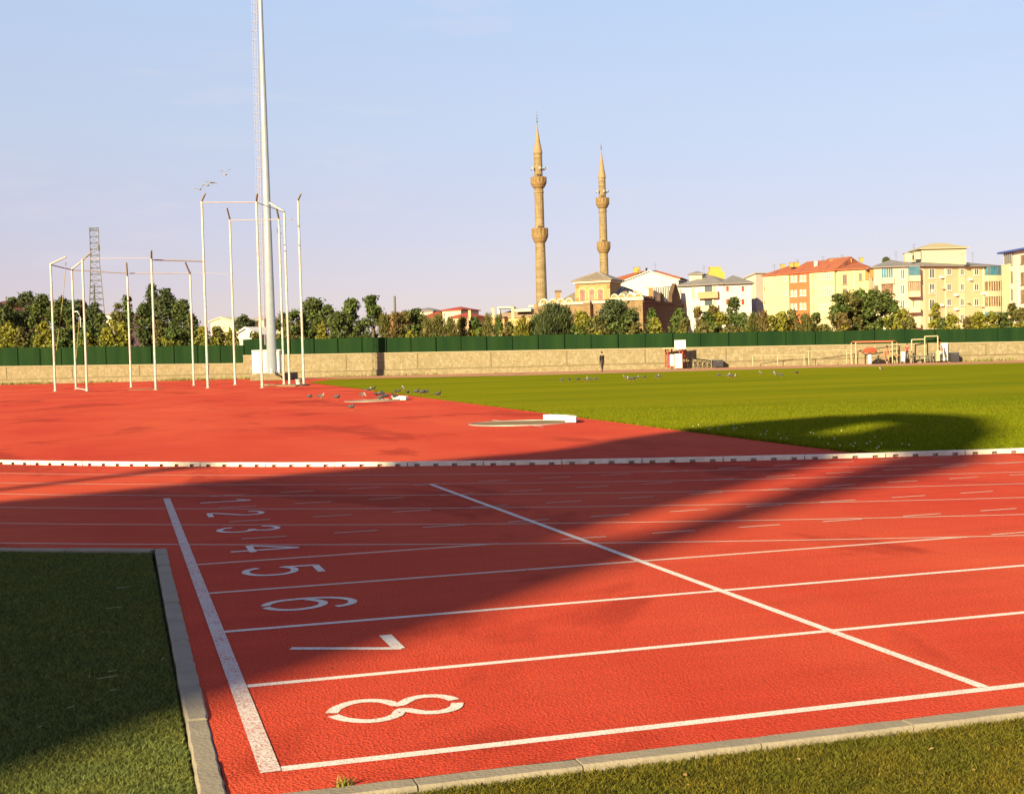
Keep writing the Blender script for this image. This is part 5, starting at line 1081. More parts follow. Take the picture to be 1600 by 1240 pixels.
# lantern block with three arched windows
K = Fac(898.6, 283.5, 953.2, 280.3, 455); zk = hh(440.5, 926, 282)
mb = MB(); KD = 7.0; mb.prism([(p.x, p.y) for p in (K.a, K.b, K.b-K.n*KD, K.a-K.n*KD)], zp-.2, zk); mb.build("lantern_wall", STONEY, mq)
mb = MB(); K.pbox(mb, 896.5, 438.6, 955.2, 440.6, -KD, .45); mb.build("cornice", WTRIM, mq)
hip(mq, K, KD, hh(438.6, 926, 282), hh(424.8, 934, 285), LEAD, .75, thick=.14)
rt_ = MB()   # white hip edge strips
for i in range(9): x = -.4+(K.L+.8)*i/8; p = K.pt(x, hh(438.6, 926, 282)+.16, .74); q = K.pt(min(max(x, KD/2+.3), K.L-KD/2-.3), hh(424.8, 934, 285)+.02, -KD/2); rt_.tube(p, q, .05, n=4)
rt_.build("roof_seam", mat("roof_seam", (.34, .29, .25)), mq)
for u in (868.5+42.5-.2, 925.3, 938.6):
    x, z0 = K.m(u, 469); _, z1 = K.m(u, 456.5); w_ = .56; n = 10
    arcp = [(x+w_*math.cos(math.pi*i/n), z1+w_*math.sin(math.pi*i/n)) for i in range(n+1)]
    mb = MB(); mb.extrude([K.pt(x+w_, z0, 0)]+[K.pt(a, b, 0) for a, b in arcp]+[K.pt(x-w_, z0, 0)], K.n*.06); wn_ = mb.build("window", mat("curtain_pane", (.30, .17, .13), rough=.2, col2=(.12, .06, .07), amt=.6, scale=1.2), mq)
    mb = MB(); o_ = [K.pt(x+(w_+.42)*math.cos(math.pi*i/n), z1+(w_+.42)*math.sin(math.pi*i/n), 0) for i in range(n+1)]; i_ = [K.pt(x+(w_+.18)*math.cos(math.pi*i/n), z1+(w_+.18)*math.sin(math.pi*i/n), 0) for i in range(n, -1, -1)]; mb.extrude(o_+i_, K.n*.14)
    for s in (-1, 1): K.box(mb, x+s*(w_+.12)-.1, x+s*(w_+.12)+.1, z0, z1, 0, .12)
    mb.build("arch_trim", mat("sand_trim", (.50, .38, .20)), wn_)
for u in (899.5, 948.5):
    for (v0, v1) in ((445, 450), (466, 470)): mb = MB(); K.pbox(mb, u, v0, u+4.6, v1, 0, .12); mb.build("brick_corner", BRK, mq)
mb = MB(); K.pbox(mb, 901, 442, 951, 443.2, 0, .1); K.pbox(mb, 905, 469.3, 947, 470.6, 0, .16); mb.build("string_course", STONE, mq)
# side turret
t = mq; mb = MB(); z = 292; ubox(mb, 868.3, 456.5, 876, 474, z, 1.1); mb.build("turret", mat("turret_brick", (.24, .11, .06), col2=(.30, .20, .10)), mq); mb = MB(); ubox(mb, 867, 453.4, 877.6, 456.6, z-.15, 1.5); mb.build("turret_cap", mat("turret_cap", (.14, .10, .06)), mq)
# roofs behind the parapet
def pyr(name, uL, uR, vb, vt, z, depth, m_, ut=None):
    a, b = xy(P(uL, vb, z)), xy(P(uR, vb, z)); d = (b-a).normalized(); n = Vector((-d.y, d.x, 0)); zb2 = hh(vb, (uL+uR)/2, z); ap = xy(P(ut or (uL+uR)/2, vt, z+depth/2)); zt = hh(vt, ut or (uL+uR)/2, z+depth/2)
    Z = lambda p, q: Vector((p.x, p.y, q)); mb = MB(); mb.add([Z(a, zb2), Z(b, zb2), Z(b+n*depth, zb2), Z(a+n*depth, zb2), Z(ap, zt), Z(a, zb2-3), Z(b, zb2-3), Z(b+n*depth, zb2-3), Z(a+n*depth, zb2-3)], [(0, 1, 4), (1, 2, 4), (2, 3, 4), (3, 0, 4), (5, 6, 1, 0), (6, 7, 2, 1), (7, 8, 3, 2), (8, 5, 0, 3), (8, 7, 6, 5)]); return mb.build(name, m_, mq)
pyr("low_roof", 872, 916, 471, 452, 290, 8, LEAD, 905); pyr("dormer_roof", 961, 990, 466, 451.5, 283, 5, LEAD, 975)
mb = MB(); a, b, c_, d_ = P(955.5, 465.5, 281.5), P(960.5, 466, 281.5), P(973.5, 449.5, 287), P(968, 447, 287); mb.extrude([a, b, c_, d_], K.n*-.3); mb.build("metal_slope", LEADB, mq)
mb = MB(); pts = [P(968, 447.5, 289), P(1006, 466, 284), P(1006, 476, 284), P(960, 476, 289)]; mb.extrude(pts, Vector((0, .6, 0))); mb.build("white_slope", WROOF, mq)
mb = MB(); pts = [P(970.5, 446, 291), P(1004, 458, 289), P(1004, 461, 289), P(968, 449, 291)]; mb.extrude(pts, Vector((0, .6, 0))); mb.build("dark_roof_edge", LEAD, mq)
# dark side wall: gable and pinnacles along its top
S = Fac(1004, 276, 1085, 276+34.3, 475); S.a = F.b.copy(); S.n = F.d.copy(); S.d = -F.n; S.rz = math.atan2(S.d.y, S.d.x)
SIDE = stone_mat("shaded_side_stone", (0.12, 0.07, 0.045), (0.09, 0.055, 0.035), (0.06, 0.04, 0.03), 1.0, 0.45, .03)  # same darkened stone, carrying the unlit side's shade in its colour
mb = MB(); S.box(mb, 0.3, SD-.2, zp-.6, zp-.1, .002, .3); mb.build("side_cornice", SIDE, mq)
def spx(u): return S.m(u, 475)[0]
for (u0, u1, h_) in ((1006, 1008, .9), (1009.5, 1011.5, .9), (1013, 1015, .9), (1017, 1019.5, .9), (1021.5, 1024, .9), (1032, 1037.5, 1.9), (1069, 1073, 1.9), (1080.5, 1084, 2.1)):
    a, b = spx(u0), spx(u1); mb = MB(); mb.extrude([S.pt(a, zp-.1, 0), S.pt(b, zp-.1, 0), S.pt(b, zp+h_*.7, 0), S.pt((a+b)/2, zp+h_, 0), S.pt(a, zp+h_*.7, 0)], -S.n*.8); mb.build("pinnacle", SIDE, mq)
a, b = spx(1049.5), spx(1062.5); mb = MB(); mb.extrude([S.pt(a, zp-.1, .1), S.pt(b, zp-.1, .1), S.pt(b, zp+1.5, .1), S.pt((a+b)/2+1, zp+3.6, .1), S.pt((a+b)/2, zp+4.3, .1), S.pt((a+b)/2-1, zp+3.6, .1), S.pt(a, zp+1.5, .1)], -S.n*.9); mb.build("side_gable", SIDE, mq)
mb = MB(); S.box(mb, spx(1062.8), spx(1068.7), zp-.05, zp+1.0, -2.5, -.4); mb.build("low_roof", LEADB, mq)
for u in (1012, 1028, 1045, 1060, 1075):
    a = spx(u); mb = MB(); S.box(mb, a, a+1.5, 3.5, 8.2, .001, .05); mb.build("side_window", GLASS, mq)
mb = MB(); z = 300; ubox(mb, 1073.5, 459.3, 1081.5, 472, z+6, 1.2); mb.build("chimney", STONEY, mq)
mb = MB(); ubox(mb, 1014, 450, 1020.8, 465, 297, 1.0); o = mb.build("chimney", mat("brown_stone", (.30, .16, .07)), mq); mb = MB(); ubox(mb, 1010.5, 447.5, 1022.5, 450, 296.8, 1.5); mb.build("chimney_cap", WTRIM, o)

# minarets
MIN = stone_mat("minaret_stone", (0.275, 0.20, 0.115), (0.195, 0.135, 0.072), (0.14, 0.10, 0.055), 0.9, 0.42, 0.025, stain=0.5)
MINB = mat("minaret_balcony_stone", (0.25, 0.16, 0.07), col2=(.15, .09, .04), scale=1.5, amt=.5)
def minaret(uc_, z, spec, label):
    """spec: vbase, [ (v, halfwidth px) ... ] rings measured in the photo"""
    vb, rings, bal, cone, fin, spk, wl = spec
    base = xy(P(uc_, vb, z)); px = z/FPX; t = thing("minaret", label, 'minaret', (base.x, base.y, 0), None)
    def r(w): return w*px
    for i, seg in enumerate(rings):
        mb = MB(); prof = [(r(w), hh(v, uc_, z) if v < 900 else -.3) for v, w in seg]; mb.lathe(base, prof, 14, False, .1); mb.build("shaft", MIN, t)
    for (vtop, vfl, vbot, w, wsh) in bal:
        zt, zf, zb2 = hh(vtop, uc_, z), hh(vfl, uc_, z), hh(vbot, uc_, z); ws = r(wsh); w_ = r(w)
        mb = MB(); k = 5; prof = [(ws, zb2)]+[(ws+(w_-ws)*((i+1)/k)**.8 + (.04 if i % 2 else 0), zb2+(zf-zb2)*(i+.6)/k) for i in range(k)]+[(w_, zf), (w_+.05, zf+.02), (w_+.05, zf+.15)]; mb.lathe(base, prof, 18); b_ = mb.build("balcony", MINB, t)
        mb = MB(); n = 14
        for i in range(n):
            a0_ = 2*math.pi*i/n+.02; a1_ = 2*math.pi*(i+1)/n-.02; p = base+Vector((math.cos(a0_), math.sin(a0_), 0))*w_; q = base+Vector((math.cos(a1_), math.sin(a1_), 0))*w_; inn = -(p+q-2*base).normalized()*.14
            mb.prism([(s.x, s.y) for s in (p, q, q+inn, p+inn)], zf+.15, zt-.1)
            mb.prism([(s.x, s.y) for s in (p-inn*.4, p-inn*.4+(q-p)*.16, p+inn+(q-p)*.16, p+inn)], zf+.15, zt)
        mb.build("railing", MINB, b_)
        mb = MB(); a_ = math.atan2((CC-base).y, (CC-base).x); p = base+Vector((math.cos(a_), math.sin(a_), 0))*ws; mb.box(p+Vector((0, 0, (zf+zt)/2+.5)), (.2, .75, 1.6), a_); mb.build("balcony_door", mat("dark_door", (.08, .05, .03)), b_)
    (v0, w0), (v1, w1) = cone; mb = MB(); za, zc = hh(v0, uc_, z), hh(v1, uc_, z); mb.lathe(base, [(r(w0)*1.12, za-.15), (r(w0)*1.12, za), (r(w0)*.62, za+(zc-za)*.4), (r(w0)*.28, za+(zc-za)*.74), (.10, zc)], 14, False, .1); mb.build("spire", mat("spire_cladding", (.30, .20, .115), col2=(.21, .14, .08), scale=.9), t)
    mb = MB(); zf = hh(fin, uc_, z); hgt = zf-zc; mb.tube(base+Vector((0, 0, zc-.2)), base+Vector((0, 0, zf)), .07, .03, 6)
    for f, s in ((.25, .22), (.48, .17), (.66, .12)): mb.ball(base+Vector((0, 0, zc+hgt*f)), (s, s, s*.9), 8, 6)
    mb.build("finial", DARKMETAL, t)
    zs = hh(spk, uc_, z)
    for j in range(6):
        a_ = j*math.pi/3+.4; d = Vector((math.cos(a_), math.sin(a_), 0)); p = base+d*r(wl)+Vector((0, 0, zs)); mb = MB(); mb.tube(p, p+d*.35, .05, .08, 6); mb.tube(p+d*.35, p+d*.75, .08, .34, 10); mb.build("loudspeaker", mat("grey_horn", (.3, .29, .27)), t)
    return t
minaret(847.2, 300, (500, [[(999, 9.3), (500, 8.9), (430, 8.3), (379.5, 7.6)], [(357.6, 7.3), (303, 7.0), (302.5, 7.7), (300, 7.7), (299.5, 7.0), (294.5, 6.9)], [(278, 6.6), (262, 6.5), (240, 6.4)]], [(356.8, 369, 380, 12.6, 7.5), (277.5, 287, 295.5, 12.2, 6.9)], ((240, 6.4), (197, 0)), 175, 264.5, 6.5), 'taller stone minaret on the left, with two balconies and a pointed spire')
minaret(945.2, 352, (470, [[(999, 7.2), (470, 6.9), (395, 6.4)], [(378.7, 6.1), (332, 5.9), (331.5, 6.5), (329.5, 6.5), (329, 5.9), (325.5, 5.9)], [(310, 5.6), (295, 5.5), (278, 5.4)]], [(378, 388, 396, 10.4, 6.2), (309.5, 318.5, 326.5, 10.3, 5.8)], ((278, 5.5), (235.5, 0)), 225, 300, 5.5), 'shorter stone minaret on the right, rising behind the pyramid roofed lantern')

# white hall and orange-roofed house behind the mosque
F = Fac(971, 322, 1060, 318, 440); zl = hh(441, 972, 322); t = building("white_hall", 'white gabled hall with ribbed white roof sheets behind the mosque', 'hall', F, 22, zl, WHT); gable_side(t, F, 22, zl, hh(423.8, 1017, 320), WROOF, .5, wall=WHT)
FW = Fac(1022, 300, 1054, 306, 460); mb = MB(); mb.extrude([FW.pt(*FW.m(1022, 449), 0), FW.pt(*FW.m(1052, 446.5), 0), FW.pt(*FW.m(1050, 477), 0), FW.pt(*FW.m(1022, 473), 0)], -FW.n*3)
for k in range(12): x = FW.L*k/12; FW.box(mb, x, x+.12, hh(472, 1030, 302), hh(449, 1030, 302), .001, .10)
mb.build("ribbed_annexe", WROOF, t)
F = Fac(950, 350, 1062, 345, 436); zo = hh(437, 1000, 347); t = building("orange_roofed_house", 'house with bright orange roof peeping over the white hall behind the mosque', 'house', F, 14, zo, TANC); hip(t, F, 14, zo, hh(422.2, 1018, 352), ORR, .5, inset=7.5)
chim(t, 990.5, 418, 1000.5, 426, 349, ORC2); chim(t, 1009, 419.5, 1011.5, 424, 351, mat("brown_stone", (.3, .16, .07)))

# ================================================================== LOW TOWN HOUSES FAR LEFT AND CENTRE
def house(uL, uR, ve, vr, z, wall, roofm, lab, depth=10, kind='hip', dz=-2.0, wins=(), cat='house', inset=None):
    F = Fac(uL, z, uR, z+dz, ve); zE = hh(ve, (uL+uR)/2, z+dz/2); t = building("town_house", lab, cat, F, depth, zE, wall)
    zR = hh(vr, (uL+uR)/2, z+dz/2)
    if kind == 'hip': hip(t, F, depth, zE, zR, roofm, .4, inset=inset)
    elif kind == 'gable': gable_side(t, F, depth, zE, zR, roofm, .3, wall=wall)
    elif kind == 'shed':
        mb = MB(); mb.extrude([F.pt(-.3, zE+.01, .3), F.pt(F.L+.3, zE+.01, .3), F.pt(F.L+.3, zE+.25, .3), F.pt(-.3, zE+.25, .3)], -F.n*(depth+.6)); mb.build("roof", roofm, t)
    for (a, b, c_, d_) in wins: win(F, t, a, b, c_, d_, 1, FRAME, GLASS, sill=False)
    return F, t
house(-30, 10, 480, 466, 240, mat("pale_salmon_render", (.50, .38, .28)), mat("dark_red_roof", (.10, .03, .03)), 'pale house with dark red roof at the far left edge', 10)
F, t = house(153, 178, 492, 489.5, 250, WHT, GREYR, 'small white house between trees right of the lattice tower', 8, 'shed', wins=((165, 496, 170, 502),))
mb = MB(); F.pbox(mb, 153, 503, 176, 510, .002, .6); mb.build("balcony", PALEC, t)
F, t = house(45, 88, 527, 516, 175, mat("mauve_shed", (.30, .24, .25)), mat("mauve_shed_roof", (.34, .27, .27)), 'low mauve shed half hidden between the yellow-green trees', 6, 'gable')
F, t = house(329, 363, 502, 496.5, 260, PALEC, mat("cream_parapet", (.52, .44, .30)), 'cream house with low gable left of the floodlight mast', 9, 'gable', wins=((335, 505, 338, 510), (350, 505, 353, 510)))
house(391, 412, 500, 492, 300, PALEC, mat("greyish_pink_roof", (.33, .25, .22)), 'distant pale house peeping out beside the floodlight mast', 9, wins=((396, 503, 399, 507),))
F, t = house(366, 405, 524, 513, 165, WHT, WROOF, 'low white gable-roofed hut behind the fence beside the mast', 6, 'gable')
house(430, 446, 521, 517, 168, PALEC, CREAMW, 'small cream hut just right of the mast', 5, 'shed')
house(601, 621, 494, 487, 320, mat("salmon_render", (.46, .22, .13)), ORR, 'salmon house with orange roof under the thin chimney', 9)
house(640, 676, 487, 479.5, 340, PALEC, GREYR, 'distant house with grey roof behind the dark round tree', 10)
house(655, 694, 497, 485.5, 325, TANC, REDR, 'low house with red roof left of the cream house', 9)
F, t = house(691, 720, 485, 478.2, 300, PALEC, REDR, 'cream house with red roof rising above the hedge line', 9, wins=((693.5, 488, 697, 495),))
house(704, 733, 496, 487, 290, mat("salmon_render2", (.44, .30, .18)), REDR, 'low house with red roof right of the cream house', 8)
mb = MB(); ubox(mb, 731.8, 484.5, 735.8, 508, 280, .6); tag(mb.build("brick_pillar", CREAMW), 'lone cream chimney pillar right of the low red roof', 'chimney')
house(733, 770, 497, 491, 310, TANC, mat("tan_roof", (.40, .28, .17)), 'long low tan roofed house between the two cream pillars', 9)
F, t = house(768, 838, 496, 480, 295, mat("ochre_plaster", (.46, .30, .13), col2=(.38, .24, .11), scale=.6), mat("pale_brown_roof", (.36, .25, .17)), 'long ochre bathhouse-like building with pale roofs beside the taller minaret', 14, inset=5)
for (a, b, c_, d_) in ((767.5, 480.5, 772.5, 499), (799, 478.5, 803, 499)): chim(t, a, b, c_, d_, 289, CREAMW)
mb = MB(); F.pbox(mb, 774.5, 479.5, 778, 490, -3, -2); F.pbox(mb, 776, 479, 798, 481, -6, -1); F.pbox(mb, 804, 483, 830, 486.5, -5, .3); F.pbox(mb, 818, 475.5, 836, 478, -9, -6); mb.build("white_ledge", WTRIM, t)

# ================================================================== TREES
LEAF = {
 'dark': mat("dark_leaves", (0.044, 0.064, 0.015), col2=(0.072, 0.086, 0.018), scale=.5, amt=.4, island=.5, rough=.6, trans=.2),
 'ever': mat("evergreen_leaves", (0.034, 0.050, 0.018), col2=(0.056, 0.066, 0.020), scale=.6, amt=.4, island=.5, rough=.6, trans=.15),
 'mid': mat("mid_green_leaves", (0.055, 0.085, 0.018), col2=(0.085, 0.105, 0.022), scale=.5, amt=.4, island=.5, rough=.6, trans=.25),
 'yel': mat("yellow_green_leaves", (0.145, 0.155, 0.018), col2=(0.21, 0.18, 0.022), scale=.6, amt=.4, island=.45, rough=.6, trans=.3),
 'oli': mat("olive_brown_leaves", (0.080, 0.085, 0.022), col2=(0.125, 0.105, 0.028), scale=.5, amt=.45, island=.45, rough=.7, trans=.2),
 'rus': mat("rusty_leaves", (0.14, 0.075, 0.026), col2=(0.10, 0.09, 0.026), scale=.5, amt=.45, island=.4, rough=.7, trans=.2)}
trng = np.random.default_rng(11)
def tree(u, vt, wpx, kind, z, label, shape='round', name=None, base_v=None, mix=None, low=.10):
    p = P(u, vt, z); H_ = p.z+0.3; base = Vector((p.x, p.y, -0.3)); Wd = wpx*z/FPX/2
    nm = name or {'round': 'broadleaf_tree', 'cone': 'conifer_tree', 'column': 'columnar_tree', 'bush': 'leafy_bush', 'spiky': 'feathery_bush'}[shape]
    t = thing(nm, label, 'tree' if 'tree' in nm else 'bush', tuple(base), 'trees and bushes behind the green fence')
    z0 = H_*low
    def env(f):
        if shape == 'cone': return max(.05, (1-f)**.8*1.05*(.55+.45*min(1, f*6)))
        if shape == 'column': return (math.sin(math.pi*min(1, f*.93+.07))**.5)*.95
        if shape in ('bush', 'spiky'): return (1-f**2.6)**.6
        return max(.12, math.sqrt(max(0, 1-(2*f-.95)**2)))**.8
    nc = int(34+19*Wd*H_/12); nc = min(nc, 130); cl = []
    for i in range(nc):
        f = trng.uniform(0, 1)**.85; a = trng.uniform(0, 2*np.pi); rr = Wd*env(f)*math.sqrt(trng.uniform(.15, 1))
        cr_ = (0.13+.25*trng.random()**1.3)*min(Wd, H_*.5)+.25; cl.append((rr*math.cos(a)*.92, rr*math.sin(a)*.92, z0+(H_-z0-cr_*.5)*f, cr_))
    cl.append((0, 0, H_-.45, .45))
    Cc = np.array(cl); lf = .17 if z < 200 else .2
    per = np.maximum(30, (np.minimum(Cc[:, 3], 1.3)**2*230)).astype(int); idx = np.repeat(np.arange(len(Cc)), per); n = len(idx)
    d = trng.normal(size=(n, 3)); d /= np.linalg.norm(d, axis=1)[:, None]; rad = Cc[idx, 3]*np.where(trng.random(n) < .12, trng.uniform(1.0, 1.45, n), trng.uniform(.35, 1.05, n))
    pos = Cc[idx, :3]+d*rad[:, None]*np.array([1, 1, .8 if shape != 'spiky' else 1.2]); pos[:, 2] = np.clip(pos[:, 2], .2, H_+.1)
    nrm = d+trng.normal(size=(n, 3))*.7; nrm /= np.linalg.norm(nrm, axis=1)[:, None]
    tt = np.cross(nrm, trng.normal(size=(n, 3))); tt /= np.linalg.norm(tt, axis=1)[:, None]; bb_ = np.cross(nrm, tt)
    if shape == 'spiky': tt = tt*.5+np.array([0, 0, 1])+d*.5; tt /= np.linalg.norm(tt, axis=1)[:, None]; bb_ = np.cross(nrm, tt); bb_ /= np.linalg.norm(bb_, axis=1)[:, None]
    sz = lf*trng.uniform(.6, 1.5, n)[:, None]; lw = .55 if shape != 'spiky' else .25; ll = 1.0 if shape != 'spiky' else 1.6
    V = np.empty((n*4, 3)); V[0::4] = pos-tt*sz*ll; V[1::4] = pos-bb_*sz*lw; V[2::4] = pos+tt*sz*ll; V[3::4] = pos+bb_*sz*lw
    o = fast_mesh("crown", V, 4, LEAF[kind], t)
    if mix:
        me = o.data; me.materials.append(LEAF[mix]); cm = (trng.random(len(Cc)) < .4) & (Cc[:, 2] < z0+(H_-z0)*.75); me.polygons.foreach_set('material_index', cm[idx].astype(np.int32))
    mb = MB(); tr = .035*H_*.5+.05; top = Vector((rnd.uniform(-.2, .2), rnd.uniform(-.2, .2), H_*.72)); keep = ORG.pop(t.name)
    mb.path([Vector((0, 0, 0)), Vector((rnd.uniform(-.1, .1), 0, H_*.3)), top], [tr, tr*.7, tr*.2], 7)
    for i in range(6):
        c = Cc[trng.integers(len(Cc))]; s = Vector((0, 0, H_*rnd.uniform(.15, .5))); e = Vector(c[:3]); mb.path([s, (s+e)/2+Vector((0, 0, -.15*H_*.2)), e], [tr*.45, tr*.3, tr*.1], 5)
    mb.build("trunk", BARK, t); ORG[t.name] = keep
    return t
